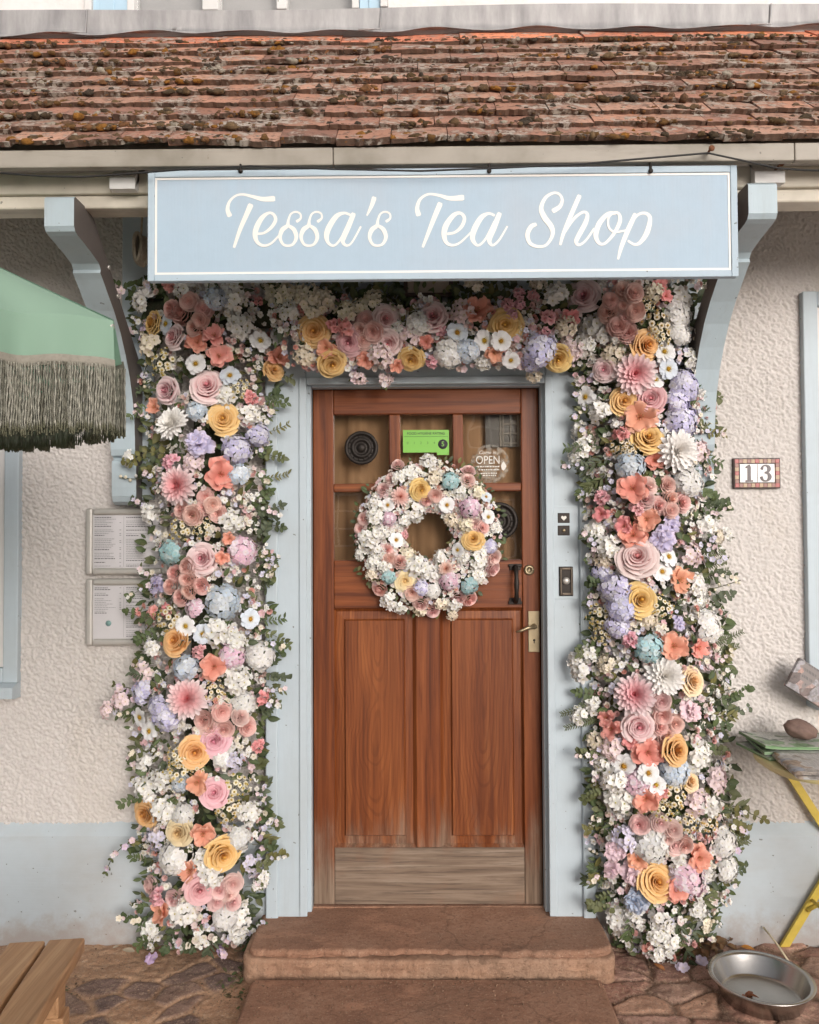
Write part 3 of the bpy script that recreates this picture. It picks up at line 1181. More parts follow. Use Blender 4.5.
    vs_ = [roof_pt(-2.3, -.01, -.022), roof_pt(2.3, -.01, -.022), roof_pt(2.3, L + .02, -.022), roof_pt(-2.3, L + .02, -.022)]
    lo = [v - UPN * .02 for v in vs_]
    a = [d.bm.verts.new(v) for v in vs_]
    b = [d.bm.verts.new(v) for v in lo]
    d.bm.faces.new(a)
    d.bm.faces.new(list(reversed(b)))
    for k in range(4):
        d.bm.faces.new((a[k], b[k], b[(k + 1) % 4], a[(k + 1) % 4]))
    d.build('roof_deck', M_deck, roof)
    # lead flashing: dressed over the top course, up the wall
    fl = FB()
    s_lo = L + .004
    def ffl(u, v):
        x = u * 2.3
        wob = .007 * math.sin(x * 5.1) + .005 * math.sin(x * 13 + 1) + .003 * math.sin(x * 31)
        if v < .5:
            t = v / .5
            p = roof_pt(x, s_lo + wob + (L - s_lo + .02) * t, .034 + .006 * math.sin(x * 17) * (1 - t))
            return p
        t = (v - .5) / .5
        return Vector((x, -.024 + .004 * math.sin(x * 23) * (1 - t), roof_pt(x, L + .02, .034).z + .0 + t * (.088 + .006 * math.sin(x * 3))))
    fl.grid(ffl, 240, 8, lambda u, v: (.4, .4, .4))
    f = link('lead_flashing', fl.mesh('lead_flashing', M_lead), None, shop)
    for px in (85, 380, 770):
        sm = MB()
        x = P(px, 20, -.03).x
        sm.tube([ffl((x - .08) / 2.3, 0.02) + Vector((0, -.003, 0)), ffl((x - .03) / 2.3, .3) + Vector((0, -.004, .002)), ffl(x / 2.3, .5) + Vector((0, -.005, 0)), ffl((x + .006) / 2.3, .98) + Vector((0, -.004, 0))], .004, 6)
        sm.build('lead_seam', M_lead, f)
build_roof()

def build_eaves():
    # fascia
    yf = EY - .012
    z1 = P(409, 145, yf).z
    z0 = P(409, 164, yf).z
    mb = MB()
    for a, b in ((-2.3, -.245), (-.243, 1.12), (1.122, 2.3)):
        mb.box(a, b, yf, yf + .026, z0, z1 - .004, .003)
    mb.build('fascia_board', M_fascia, shop)
    yb = -.565
    bz1 = P(70, 172, yb).z
    bz0 = P(70, 207, yb).z
    zs = bz0 + (bz1 - bz0) * .38
    b = MB()
    b.box(-2.3, 2.3, yb, yb + .10, zs, bz1, .006)
    b.box(-2.3, 2.3, yb + .012, yb + .09, bz0, zs - .0006, .006)
    b.build('eaves_beam', M_cream, shop)
    # rafter feet
    for px0, px1 in ((109.5, 135), (755, 785), (-60, -35), (250, 275), (480, 505), (640, 665)):
        x0, x1, ra, rb = rect(px0, 164, px1, 187, -.60)
        r = MB()
        zt = min(z0 + .02, P(409, 160, -.6).z)
        r.prism([(-.60, P(409, 186, -.60).z), (-.60, z0 - .002), (-.02, z0 + .60), (-.02, z0 + .52), (yb, bz1 + .003), (yb - .004, P(409, 186, -.60).z)], x0, x1, 'X')
        r.build('rafter', M_white, shop)
    for px, py in ((777, 168), (708, 153), (241, 172)):        # rusty nails of the cable
        w = MB()
        c = P(px, py, EY - .014) if py < 165 else P(px, py, -.604)
        w.tube([c + Vector((0, -.03, .002)), c + Vector((0, .012, 0))], .004, 6)
        w.lathe([(.009, .028), (.009, .031), (.001, .033)], c, 10, 0, 'Y')
        w.build('nail', M_rust, shop)
build_eaves()

def build_brackets():
    for (pxc_b, pxc_t, hw_b) in ((126, 57, .045), (702, 763, .043)):
        xb = P(pxc_b, 480, -.1).x
        xt = P(pxc_t, 205, -.62).x
        x = (xb + xt) / 2
        zt = P(409, 194 if pxc_b < 400 else 187, -.62).z
        zb = P(409, 503, -.09).z
        H = zt - zb
        front = [(0.02, 0), (.055, 0), (.078, .012), (.088, .035), (.09, .07), (.09, .165), (.088, .175), (.074, .182), (.074, .190),
                 (.094, .197), (.102, .22), (.104, .26), (.112, .34), (.130, .42), (.160, .50), (.200, .575), (.250, .65),
                 (.31, .715), (.37, .765), (.41, .80), (.43, .815), (.425, .828), (.44, .845), (.50, .86), (.56, .872), (.60, .878), (.62, .885), (.63, .90), (.63, .992), (.622, 1.0)]
        back = [(.53, 1.0), (.48, .985), (.025, .55), (.02, .5)]
        poly = [(-e, zb + t * H) for e, t in front + back]
        def mk(hw, ins, mi):
            pass
        mb = MB()
        # the painted face strip and the cheeks coloured as in shade are one bracket
        mb.prism(poly, x - hw_b, x + hw_b, 'X')
        bm = mb.bm
        bm.normal_update()
        bmesh.ops.recalc_face_normals(bm, faces=list(bm.faces))
        o = mb.build('bracket', [M_brk, M_brk_shaded], shop)
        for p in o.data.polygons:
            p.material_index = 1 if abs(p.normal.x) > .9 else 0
        for (e, t) in ((.36, .86), (.28, .78)):
            for sd in (-1, 1):
                bol = MB()
                bol.tube([(x + sd * (hw_b - .002), -e, zb + t * H), (x + sd * (hw_b + .006), -e, zb + t * H)], .008, 8)
                bol.build('bolt', M_silver, o)
        # post on the wall behind it
        pm = MB()
        inn = 1 if pxc_b < 400 else -1
        a, b = sorted((x - inn * .035, x + inn * .085))
        pm.box(a, b, -.024, .01, zb + .02, P(409, 205, -.1).z + .06, .004)
        pm.build('wall_post', M_frame, shop)
build_brackets()

# cable strung along the eaves
def build_cable():
    pts = []
    for px, py, y in ((-60, 170, -.69), (0, 173, -.69), (40, 176, -.69), (80, 177, -.69), (112, 175, -.67), (150, 172, -.70), (190, 169, -.70), (250, 166, -.70), (330, 169, -.70), (420, 171, -.70), (500, 168, -.70),
                      (580, 164, -.70), (650, 158, -.70), (708, 153, -.69), (745, 161, -.69), (777, 168, -.645), (800, 170, -.66), (840, 171, -.69), (900, 172, -.69)):
        pts.append(P(px, py, y))
    mb = MB()
    mb.tube(pts, .0028, 6)
    o = mb.build('eaves_cable', M_cable)
    tag(o, 'thin black cable strung along the eaves above the shop sign', 'cable')
build_cable()

# ------------------------------------------------------------------ sign
def catmull(pts, n=7):
    out = []
    for i in range(len(pts) - 1):
        p0 = np.array(pts[max(i - 1, 0)], float)
        p1 = np.array(pts[i], float)
        p2 = np.array(pts[i + 1], float)
        p3 = np.array(pts[min(i + 2, len(pts) - 1)], float)
        for k in range(n):
            t = k / n
            out.append(.5 * ((2 * p1) + (p2 - p0) * t + (2 * p0 - 5 * p1 + 4 * p2 - p3) * t * t + (3 * p1 - p0 - 3 * p2 + p3) * t ** 3))
    out.append(np.array(pts[-1], float))
    return out

def ribbon(bm, pts, topt, y, y_back):
    """pts: (x, y, width) in picture units; topt turns a picture point into a point of the board's face."""
    q = catmull(pts)
    L, R = [], []
    n = len(q)
    def cap(i, sgn):
        p = q[i]
        a = q[min(i + 1, n - 1)][:2] - q[max(i - 1, 0)][:2]
        d = a / (np.linalg.norm(a) + 1e-9)
        return p, d
    for i in range(n):
        p, d = cap(i, 1)
        nrm = np.array((-d[1], d[0]))
        w = p[2] / 2
        L.append(p[:2] + nrm * w)
        R.append(p[:2] - nrm * w)
    # round ends
    p, d = cap(0, 1)
    pre = [(p[:2] - d * p[2] * .30 + np.array((-d[1], d[0])) * p[2] * .36, p[:2] - d * p[2] * .30 - np.array((-d[1], d[0])) * p[2] * .36)]
    p, d = cap(n - 1, 1)
    post = [(p[:2] + d * p[2] * .30 + np.array((-d[1], d[0])) * p[2] * .36, p[:2] + d * p[2] * .30 - np.array((-d[1], d[0])) * p[2] * .36)]
    pairs = pre + list(zip(L, R)) + post
    vf = []
    for i, (a, b) in enumerate(pairs):
        yy = y - .000008 * i
        A, B = topt(a), topt(b)
        vf.append((bm.verts.new((A.x, yy, A.z)), bm.verts.new((B.x, yy, B.z)), bm.verts.new((A.x, y_back, A.z)), bm.verts.new((B.x, y_back, B.z))))
    for a, b in zip(vf[:-1], vf[1:]):
        bm.faces.new((a[0], a[1], b[1], b[0]))
        bm.faces.new((a[2], a[0], b[0], b[2]))
        bm.faces.new((a[1], a[3], b[3], b[1]))
    bm.faces.new((vf[0][0], vf[0][2], vf[0][3], vf[0][1]))
    bm.faces.new((vf[-1][1], vf[-1][3], vf[-1][2], vf[-1][0]))

S_ = [(630, 290, 22), (660, 265, 16), (657, 228, 14), (620, 212, 14), (580, 230, 14), (560, 280, 18), (552, 325, 28), (510, 360, 34), (492, 420, 26), (515, 475, 20), (555, 490, 18), (600, 475, 20), (625, 420, 28), (607, 360, 32), (566, 328, 22)]
STROKES = [
    (220, 186, 8.19, [
        [(78, 240, 38), (62, 190, 30), (80, 125, 20), (130, 80, 16), (190, 70, 18), (270, 88, 24), (350, 108, 34), (438, 105, 42)],
        [(250, 160, 42), (215, 240, 36), (165, 355, 30), (116, 500, 20)],
        [(300, 392, 18), (360, 385, 18), (420, 340, 24), (455, 280, 26), (440, 235, 22), (400, 222, 20), (345, 260, 34), (300, 340, 40), (288, 410, 36), (310, 465, 26), (360, 490, 20), (420, 470, 16), (485, 405, 14)],
        S_, [(x + 172, y, w) for x, y, w in S_]]),
    (310, 186, 8.19, [
        [(335, 240, 18), (280, 222, 20), (215, 250, 36), (155, 340, 42), (135, 410, 38), (150, 465, 24), (190, 490, 18), (230, 462, 16), (290, 370, 18), (340, 270, 20)],
        [(355, 232, 36), (315, 330, 40), (275, 420, 40), (270, 460, 28), (300, 488, 18), (345, 460, 14), (415, 335, 14)],
        [(525, 100, 36), (505, 160, 30), (467, 240, 12)],
        [(x - 4, y, w) for x, y, w in S_]]),
    (408, 186, 7.445, [
        [(78, 212, 36), (68, 165, 28), (90, 100, 20), (150, 62, 16), (230, 70, 20), (310, 92, 30), (405, 88, 40)],
        [(238, 135, 36), (190, 250, 32), (111, 452, 18)],
        [(295, 357, 18), (350, 345, 18), (400, 300, 24), (420, 240, 24), (390, 203, 20), (340, 218, 30), (285, 290, 38), (268, 360, 36), (285, 420, 24), (330, 442, 18), (390, 420, 14), (475, 340, 12)],
        [(640, 218, 18), (600, 205, 18), (545, 235, 34), (495, 320, 40), (480, 385, 34), (500, 430, 22), (530, 440, 16), (580, 390, 16), (645, 265, 18)],
        [(680, 208, 32), (640, 310, 38), (608, 385, 36), (610, 425, 24), (635, 440, 16), (680, 400, 14), (738, 303, 12)]]),
    (518, 186, 5.85, [
        [(208, 145, 26), (245, 120, 22), (258, 80, 16), (240, 48, 14), (205, 42, 14), (160, 70, 18), (135, 130, 24), (155, 185, 30), (195, 240, 28), (200, 290, 20), (165, 345, 14), (115, 355, 16), (70, 335, 20), (55, 285, 24), (75, 240, 24), (102, 226, 20)],
        [(358, 60, 24), (310, 170, 24), (265, 280, 20), (248, 342, 14)],
        [(262, 290, 12), (320, 200, 16), (375, 155, 14), (405, 165, 18), (395, 215, 26), (355, 290, 26), (340, 325, 22), (355, 345, 14), (395, 320, 12), (445, 250, 12)],
        [(570, 160, 16), (525, 165, 22), (475, 220, 28), (455, 290, 26), (475, 335, 18), (510, 335, 14), (560, 280, 18), (595, 210, 22), (590, 165, 16), (560, 158, 14), (530, 185, 12), (530, 240, 12), (565, 270, 12), (630, 260, 10)],
        [(685, 168, 24), (640, 265, 26), (605, 355, 22), (586, 426, 12)],
        [(650, 230, 12), (700, 170, 14), (745, 160, 16), (772, 190, 22), (755, 270, 28), (715, 330, 20), (680, 342, 14), (645, 322, 12)]]),
]

def build_sign():
    ys = -.66
    x0, x1, z0, z1 = rect(148.5, 169, 737, 279, ys)
    t = thing('shop_sign', 'long powder blue board painted with white script reading Tessa\'s Tea Shop, hung under the eaves', 'sign', ((x0 + x1) / 2, ys, z0))
    mb = MB()
    mb.box(x0, x1, ys, ys + .022, z0, z1, .002)
    mb.build('board', M_signblue, t)
    e = .019
    m = MB()
    m.box(x0 - .001, x0 + e, ys - .005, ys - .0004, z0 - .001, z1 + .001, .002)
    m.box(x1 - e, x1 + .001, ys - .005, ys - .0004, z0 - .001, z1 + .001, .002)
    m.box(x0 + e + .0003, x1 - e - .0003, ys - .0048, ys - .0004, z0 - .001, z0 + e, .002)
    m.box(x0 + e + .0003, x1 - e - .0003, ys - .0048, ys - .0004, z1 - e, z1 + .001, .002)
    m.build('border', M_signtrim, t)
    l = MB()
    q = .0068
    a, b, c, d = x0 + e, x1 - e, z0 + e, z1 - e
    l.box(a + .0006, a + q, ys - .0014, ys - .0004, c + .0006, d - .0006, 0)
    l.box(b - q, b - .0006, ys - .0014, ys - .0004, c + .0006, d - .0006, 0)
    l.box(a + q + .0002, b - q - .0002, ys - .0013, ys - .0004, c + .0006, c + q, 0)
    l.box(a + q + .0002, b - q - .0002, ys - .0013, ys - .0004, d - q, d - .0006, 0)
    l.build('white_line', M_letter, t)
    s = MB()
    k = 0
    for ox, oy, scl, strokes in STROKES:
        for st in strokes:
            ribbon(s.bm, [(ox + x / scl, oy + y / scl, w / scl * 1.08) for x, y, w in st], lambda p: P(p[0], p[1], ys), ys - .0004 - .0002 * (k % 3), ys + .0002)
            k += 1
    s.build('lettering', M_letter, t, normals=False)
    for px in (241, 489, 650):
        h = MB()
        c = P(px, 172, ys)
        h.tube([(c.x, ys - .006, c.z - .004), (c.x, ys - .006, c.z + .018), (c.x, ys + .01, z1 + .03), (c.x, ys + .03, z1 + .05)], .004, 6)
        h.lathe([(.007, .005), (.007, .009), (.001, .010)], c, 10, 0, 'Y')
        h.build('hanger', M_iron, t)
build_sign()

# ------------------------------------------------------------------ doorstep and slab
def slab(name, mat, x0, x1, y0, y1, z1, z0, seed, lip=.012, corner=.06, wear=0.0, parent=None, edge=.012):
    random.seed(seed)
    NX, NY = 200, 34
    ph = [random.uniform(0, 6) for _ in range(8)]
    jg = [random.uniform(-1, 1) for _ in range(400)]
    gn = [random.uniform(-1, 1) for _ in range(400)]
    def edge_y(x):
        c = 0
        for q, xe in ((x - x0, 0), (x1 - x, 1)):
            if q < corner:
                c += (corner - math.sqrt(max(0, corner ** 2 - (corner - q) ** 2)))
        q = (x - x0) * 34
        i = int(max(0, q))
        jag = jg[i] + (jg[i + 1] - jg[i]) * (q - i)
        q = (x - x0) * 85
        i = int(max(0, q))
        jag2 = jg[i + 1] + (jg[i + 2] - jg[i + 1]) * (q - i)
        return y0 + c + edge * .8 * math.sin(x * 7 + ph[0]) + edge * .7 * jag + edge * .3 * jag2
    fb = FB()
    def top(u, v):
        x = x0 + (x1 - x0) * (u + 1) / 2
        ye = edge_y(x)
        # rows close up near the front edge for the rounded nosing
        t = v ** 1.6
        y = ye + (y1 - ye) * t
        d = y - ye
        r = lip
        drop = 0
        if d < r:
            drop = r - math.sqrt(max(0, r * r - (r - d) ** 2))
        dx = min(x - x0, x1 - x)
        if dx < r:
            drop += r - math.sqrt(max(0, r * r - (r - dx) ** 2))
        z = z1 - drop + .003 * math.sin(x * 6 + ph[3]) * math.sin(y * 9 + ph[4]) - wear * math.exp(-((x - (x0 + x1) / 2) / .22) ** 2) * (1 - t)
        return (x, y, z)
    fb.grid(top, NX, NY, lambda u, v: (1, 1, 1))
    def front(u, v):
        x, y, z = top(u, 0)
        i = int((x - x0) * 26)
        j = int(v * 5.99)
        fx, fv = (x - x0) * 26 - i, v * 5.99 - j
        a = gn[(i * 7 + j) % 397] * (1 - fx) + gn[(i * 7 + 7 + j) % 397] * fx
        b = gn[(i * 7 + j + 1) % 397] * (1 - fx) + gn[(i * 7 + 8 + j) % 397] * fx
        return (x, y + .007 * (a * (1 - fv) + b * fv) * min(1, v * 3) + .008 * v, z + (z0 - z) * v)
    fb.grid(front, NX, 10, lambda u, v: (1, 1, 1))
    for sd in (-1, 1):
        def side(u, v, sd=sd):
            x, y, z = top(sd, (u + 1) / 2)
            return (x, y, z + (z0 - z) * v)
        fb.grid(side, NY, 3, lambda u, v: (1, 1, 1))
    o = link(name, fb.mesh(name, mat), None, parent)
    return o

def build_steps():
    xl, xr = P(249, 935, -.25).x, P(612, 940, -.25).x
    t = thing('doorstep', 'worn reddish sandstone doorstep with a broken lip under the wooden door', 'doorstep', ((xl + xr) / 2, -.2, 0))
    slab('tread', M_step, xl, xr, -.286, .03, ZS, .112, 3, .012, .05, .006, t, .012)
    slab('bedding_course', M_step2, xl - .02, xr + .010, -.300, .0, .1115, .02, 5, .012, .05, 0, t, .006)
    sx0, sx1 = P(243, 1000, -.45).x, P(612, 1000, -.45).x
    o = slab('stone_path', M_step, sx0, sx1, -1.6, -.318, .056, -.02, 9, .01, .1, 0, None, .01)
    o['kind'] = 'structure'
    o['label'] = 'flat reddish stone slab laid in front of the doorstep'
build_steps()
random.seed(21)

# ------------------------------------------------------------------ flowers
def lerp3(a, b, t):
    return tuple(x + (y - x) * t for x, y in zip(a, b))

def rose(R, cin, cout, n=24, seed=0, edge=None, bud=False):
    rd = random.Random(seed)
    fb = FB()
    rings = [(3, .13, .50, .02), (3, .24, .50, .04), (4, .36, .46, .08), (5, .50, .40, .14), (5, .66, .31, .24), (6, .83, .18, .38), (6, 1.0, .02, .52)]
    if bud:
        rings = [(3, .16, .62, .02), (4, .32, .60, .06), (4, .48, .52, .12), (5, .66, .38, .24), (5, .84, .16, .40), (6, .96, -.12, .50)]
    for L, (m, rt, zt, rb) in enumerate(rings):
        o = L / (len(rings) - 1)
        off = rd.uniform(0, 6.28)
        for k in range(m):
            az = off + 2 * math.pi * k / m + rd.uniform(-.16, .16)
            span = math.pi / m * rd.uniform(1.35, 1.6)
            r1 = R * rt * rd.uniform(.94, 1.06)
            z1 = R * (zt + rd.uniform(-.04, .04))
            r0 = R * rb
            z0 = R * (zt - .62 + .10 * o)
            roll = R * (.03 + (.03 if bud else .13) * o) * rd.uniform(.5, 1.4)
            skew = rd.uniform(.02, .09) * R
            ph = rd.uniform(0, 6)
            def f(u, v):
                s = v ** (.62 + .1 * (1 - o))
                r = r0 + (r1 - r0) * s
                z = z0 + (z1 - z0) * v ** 1.25
                if v > .74:
                    q = (v - .74) / .26
                    r += roll * q * q
                    z -= roll * q * q * .8
                ed = abs(u) ** 2.4
                z -= R * (.10 + .14 * o) * ed * v
                r -= R * .04 * ed * v * (1 - o)
                r += skew * u * v                        # one side tucked under its neighbour
                r += .03 * R * o * math.sin(2.6 * u + ph) * v
                a = az + u * span * (.55 + .45 * math.sin(v * math.pi / 2))
                return (r * math.cos(a), r * math.sin(a), z)
            cb = lerp3(cin, cout, o ** 1.1)
            kk = rd.uniform(.94, 1.04)
            cb = tuple(x * kk for x in cb)
            e = edge if edge is not None else lerp3(cb, (.92, .78, .52), .45)
            deep = lerp3(cb, cin, .5)
            fb.grid(f, 8, 7, lambda u, v: lerp3(lerp3(deep, cb, min(1, v * 1.4)), e, max(0, v - .80) * 4))
    fb.ball((0, 0, .36 * R), .11 * R, cin, 8, 5, 1.3)
    return fb

def ranunculus(R, cin, cout, seed=0):
    return rose(R, cin, cout, 0, seed + 40, (.88, .66, .60), True)

def dahlia(R, cin, cout, seed=0, mid=None):
    rd = random.Random(seed)
    fb = FB()
    ns = [5, 8, 11, 13, 15, 16, 16]
    ls = [.26, .42, .56, .70, .84, .95, 1.0]
    el = [80, 66, 50, 36, 22, 9, -4]
    for L in range(7):
        for k in range(ns[L]):
            az = 2 * math.pi * (k + .5 * (L % 2)) / ns[L] + rd.uniform(-.09, .09)
            e = math.radians(el[L] + rd.uniform(-6, 6))
            ln = R * ls[L] * rd.uniform(.92, 1.08)
            w = R * (.11 + .07 * L / 6)
            def f(u, v):
                ww = w * (math.sin(math.pi * (.08 + .86 * v)) ** .75)
                d = ln * v
                x = d * math.cos(e)
                z = d * math.sin(e) + .12 * R * (1 - L / 6) + .10 * ln * v * v - .05 * R * v * (L == 6)
                y = u * ww
                z += .45 * ww * u * u
                return (x * math.cos(az) - y * math.sin(az), x * math.sin(az) + y * math.cos(az), z)
            t = L / 6
            def c(u, v, t=t):
                q = min(1, max(0, (t * .75 + v * .45 - .15)))
                return lerp3(cin, cout, q)
            fb.grid(f, 4, 5, c)
    fb.ball((0, 0, .12 * R), .14 * R, cin, 8, 5)
    return fb

def anemone(R, col, seed=0, cen=(.46, .26, .03)):
    rd = random.Random(seed)
    fb = FB()
    for L, n in ((0, 6), (1, 6)):
        for k in range(n):
            az = 2 * math.pi * (k + .5 * L) / n + rd.uniform(-.12, .12)
            e = math.radians((12 if L else 22) + rd.uniform(-8, 8))
            ln = R * rd.uniform(.9, 1.05)
            w = R * .36
            ph = rd.uniform(0, 6)
            def f(u, v):
                ww = w * (math.sin(math.pi * (.10 + .78 * v)) ** .6)
                d = .1 * R + ln * v * .92
                x = d * math.cos(e)
                z = d * math.sin(e) - .22 * R * v * v + .02 * R * math.sin(4 * u + ph) * v
                y = u * ww
                z += .25 * ww * u * u
                return (x * math.cos(az) - y * math.sin(az), x * math.sin(az) + y * math.cos(az), z)
            fb.grid(f, 4, 5, lambda u, v: lerp3(lerp3(col, (.70, .68, .45), .5), col, min(1, v * 2.5)))
    fb.ball((0, 0, .14 * R), .20 * R, cen, 10, 6, .7)
    for k in range(22):
        a = k * 2.4
        r = R * (.20 + .09 * rd.random())
        fb.ball((r * math.cos(a), r * math.sin(a), .20 * R + rd.uniform(-.02, .03) * R), .035 * R, (.62, .40, .06), 4, 3)
    return fb

def floret(fb, c, axis, r, n, col, cen, rd, cup=.35, cenr=.14):
    q = Vector((0, 0, 1)).rotation_difference(axis)
    spin = rd.uniform(0, 6)
    for k in range(n):
        az = spin + 2 * math.pi * k / n
        w = r * (.62 if n == 4 else .50)
        cp = cup * rd.uniform(.5, 1.5)
        def f(u, v):
            ww = w * (math.sin(math.pi * (.14 + .74 * v)) ** .7)
            d = r * v
            y = u * ww
            z = cp * r * v * v * .6 - .15 * r * (u * u) * (v)
            p = Vector((d * math.cos(az) - y * math.sin(az), d * math.sin(az) + y * math.cos(az), z))
            return c + q @ p
        kc = rd.uniform(.92, 1.05)
        cc = tuple(min(.9, x * kc) for x in col)
        fb.grid(f, 2, 3, lambda u, v: lerp3(lerp3(cc, cen, .25), cc, min(1, v * 2)))
    if cenr:
        fb.ball(c + axis * r * .07, r * cenr, cen, 5, 3)

def dome(n, R, rd, flat=.75, spread=1.35):
    out = []
    for k in range(n):
        t = (k + .5) / n
        th = spread * math.sqrt(t) * 1.05
        a = k * 2.399 + rd.uniform(-.2, .2)
        d = Vector((math.sin(th) * math.cos(a), math.sin(th) * math.sin(a), math.cos(th)))
        p = Vector((d.x, d.y, d.z * flat)) * R
        out.append((p, (d + Vector((rd.uniform(-.3, .3), rd.uniform(-.3, .3), rd.uniform(-.1, .2)))).normalized()))
    return out

def hydrangea(R, col, seed=0, col2=None):
    rd = random.Random(seed)
    fb = FB()
    for p, d in dome(54, R * .86, rd, .70, 1.42):
        p = p * rd.uniform(.86, 1.10)
        c = col if col2 is None or rd.random() < .6 else col2
        k = rd.uniform(.86, 1.1)
        c = tuple(min(.88, x * k) for x in c)
        floret(fb, p, d, R * rd.uniform(.19, .235), 4, c, lerp3(c, (.70, .66, .40), .6), rd, .22, .16)
    fb.ball((0, 0, 0), R * .52, (.10, .13, .06), 8, 5, .6)
    return fb

def blossoms(R, col, seed=0, n=13, cen=(.55, .48, .16), size=.36):
    rd = random.Random(seed)
    fb = FB()
    for p, d in dome(n, R * .78, rd, .55, 1.3):
        p = p * rd.uniform(.8, 1.15)
        floret(fb, p, d, R * size * rd.uniform(.8, 1.15), 5, col, cen, rd, .55, .13)
        fb.tube([(p.x * .15, p.y * .15, -.25 * R), tuple(p - d * .02 * R)], .018 * R, (.13, .17, .07), 4)
    for k in range(4):
        a = rd.uniform(0, 6)
        leaf(fb, Vector((0, 0, -.1 * R)), Vector((math.cos(a), math.sin(a), .15)), Vector((0, 0, 1)), R * 1.0, R * .2, rd)
    return fb

GREENS = [(.070, .105, .036), (.085, .12, .045), (.055, .085, .034), (.11, .125, .05), (.13, .14, .065), (.075, .095, .06), (.16, .145, .045), (.05, .07, .034)]
def leaf(fb, base, d, up, L, W, rd, col=None, droop=.15, fold=.35, nv=4):
    d = d.normalized()
    s = d.cross(up)
    s = s.normalized() if s.length > 1e-5 else d.orthogonal().normalized()
    nrm = s.cross(d).normalized()
    col = col or rd.choice(GREENS)
    k = rd.uniform(.8, 1.25)
    col = tuple(c * k for c in col)
    dr = droop * rd.uniform(.3, 1.6)
    def f(u, v):
        ww = W * (math.sin(math.pi * min(1, (.04 + .96 * v ** .85))) ** .8)
        return base + d * (L * v) + s * (u * ww) + nrm * (fold * ww * abs(u) - dr * L * v * v)
    fb.grid(f, 2, nv, lambda u, v: lerp3(col, lerp3(col, (.2, .22, .1), .25), 1 - abs(u)))

def chamomile(R, seed=0, col=(.87, .79, .62)):
    rd = random.Random(seed)
    fb = FB()
    for p, d in dome(20, R * .9, rd, .45, 1.3):
        p = p * rd.uniform(.85, 1.2)
        floret(fb, p, d, R * .20, 6, col, (.80, .66, .34), rd, .4, .0)
        fb.ball(p + d * R * .05, R * .085, (.58, .42, .12), 6, 4)
        fb.tube([(p.x * .2, p.y * .2, -.3 * R), tuple(p)], .02 * R, (.14, .17, .07), 4)
    return fb

def poppy(R, col, deep, seed=0, n=6, ruffle=.13, elev=36):
    rd = random.Random(seed)
    fb = FB()
    for k in range(n):
        az = 2 * math.pi * k / n + rd.uniform(-.2, .2)
        e = math.radians(elev + (10 if k % 2 else -8) + rd.uniform(-9, 9))
        ln = R * rd.uniform(.9, 1.1)
        w = R * rd.uniform(.48, .60)
        p1, p2 = rd.uniform(0, 6), rd.uniform(0, 6)
        def f(u, v):
            ww = w * (math.sin(math.pi * (.07 + .70 * v)) ** .7)
            d = ln * v
            x = d * math.cos(e)
            z = -.25 * R + d * math.sin(e) - .30 * R * v ** 3
            z += ruffle * R * math.sin(5 * u + p1) * v * v + .75 * ruffle * R * math.sin(11 * u + p2) * v ** 3
            y = u * ww
            z += .30 * ww * u * u
            return (x * math.cos(az) - y * math.sin(az), x * math.sin(az) + y * math.cos(az), z)
        kk = rd.uniform(.9, 1.06)
        cl = tuple(min(.9, x * kk) for x in col)
        pale = lerp3(cl, (.88, .66, .56), .45)
        fb.grid(f, 10, 7, lambda u, v: lerp3(lerp3(lerp3(deep, cl, min(1, .12 + v * 1.7)), lerp3(cl, deep, .30), .5 + .5 * math.sin(u * 16)) if v < .85 else cl, pale, max(0, v - .7) * 2.2))
    for k in range(9):
        a = k * 2.4
        r = R * .10
        tip = Vector((r * 1.5 * math.cos(a), r * 1.5 * math.sin(a), .12 * R))
        fb.tube([(0, 0, -.2 * R), tip], .012 * R, lerp3(deep, (.5, .3, .1), .4), 3)
        fb.ball(tip, .03 * R, (.45, .25, .08), 4, 3)
    return fb

def ruffled(R, col, seed=0):
    rd = random.Random(seed)
    fb = FB()
    for j in range(3):
        c = Vector((rd.uniform(-.4, .4) * R, rd.uniform(-.4, .4) * R, rd.uniform(0, .2) * R)) if j else Vector((0, 0, .1 * R))
        sub = poppy(R * (.62 if j else .78), col, lerp3(col, (.3, .2, .4), .35), seed * 7 + j, 6, .13, 30)
        q = Vector((0, 0, 1)).rotation_difference(Vector((c.x * 1.2, c.y * 1.2, R)).normalized())
        b = len(fb.v)
        fb.v += [tuple(c + q @ Vector(v)) for v in sub.v]
        fb.c += sub.c
        fb.f += [tuple(b + i for i in f) for f in sub.f]
    return fb

def cluster(R, col, deep, seed=0, n=5):
    rd = random.Random(seed)
    fb = FB()
    for p, d in dome(n, R * .62, rd, .5, 1.2):
        sub = poppy(R * .55, col, deep, rd.randrange(9999), 5, .10, 42)
        q = Vector((0, 0, 1)).rotation_difference(d)
        b = len(fb.v)
        fb.v += [tuple(p + q @ Vector(v)) for v in sub.v]
        fb.c += sub.c
        fb.f += [tuple(b + i for i in f) for f in sub.f]
    return fb

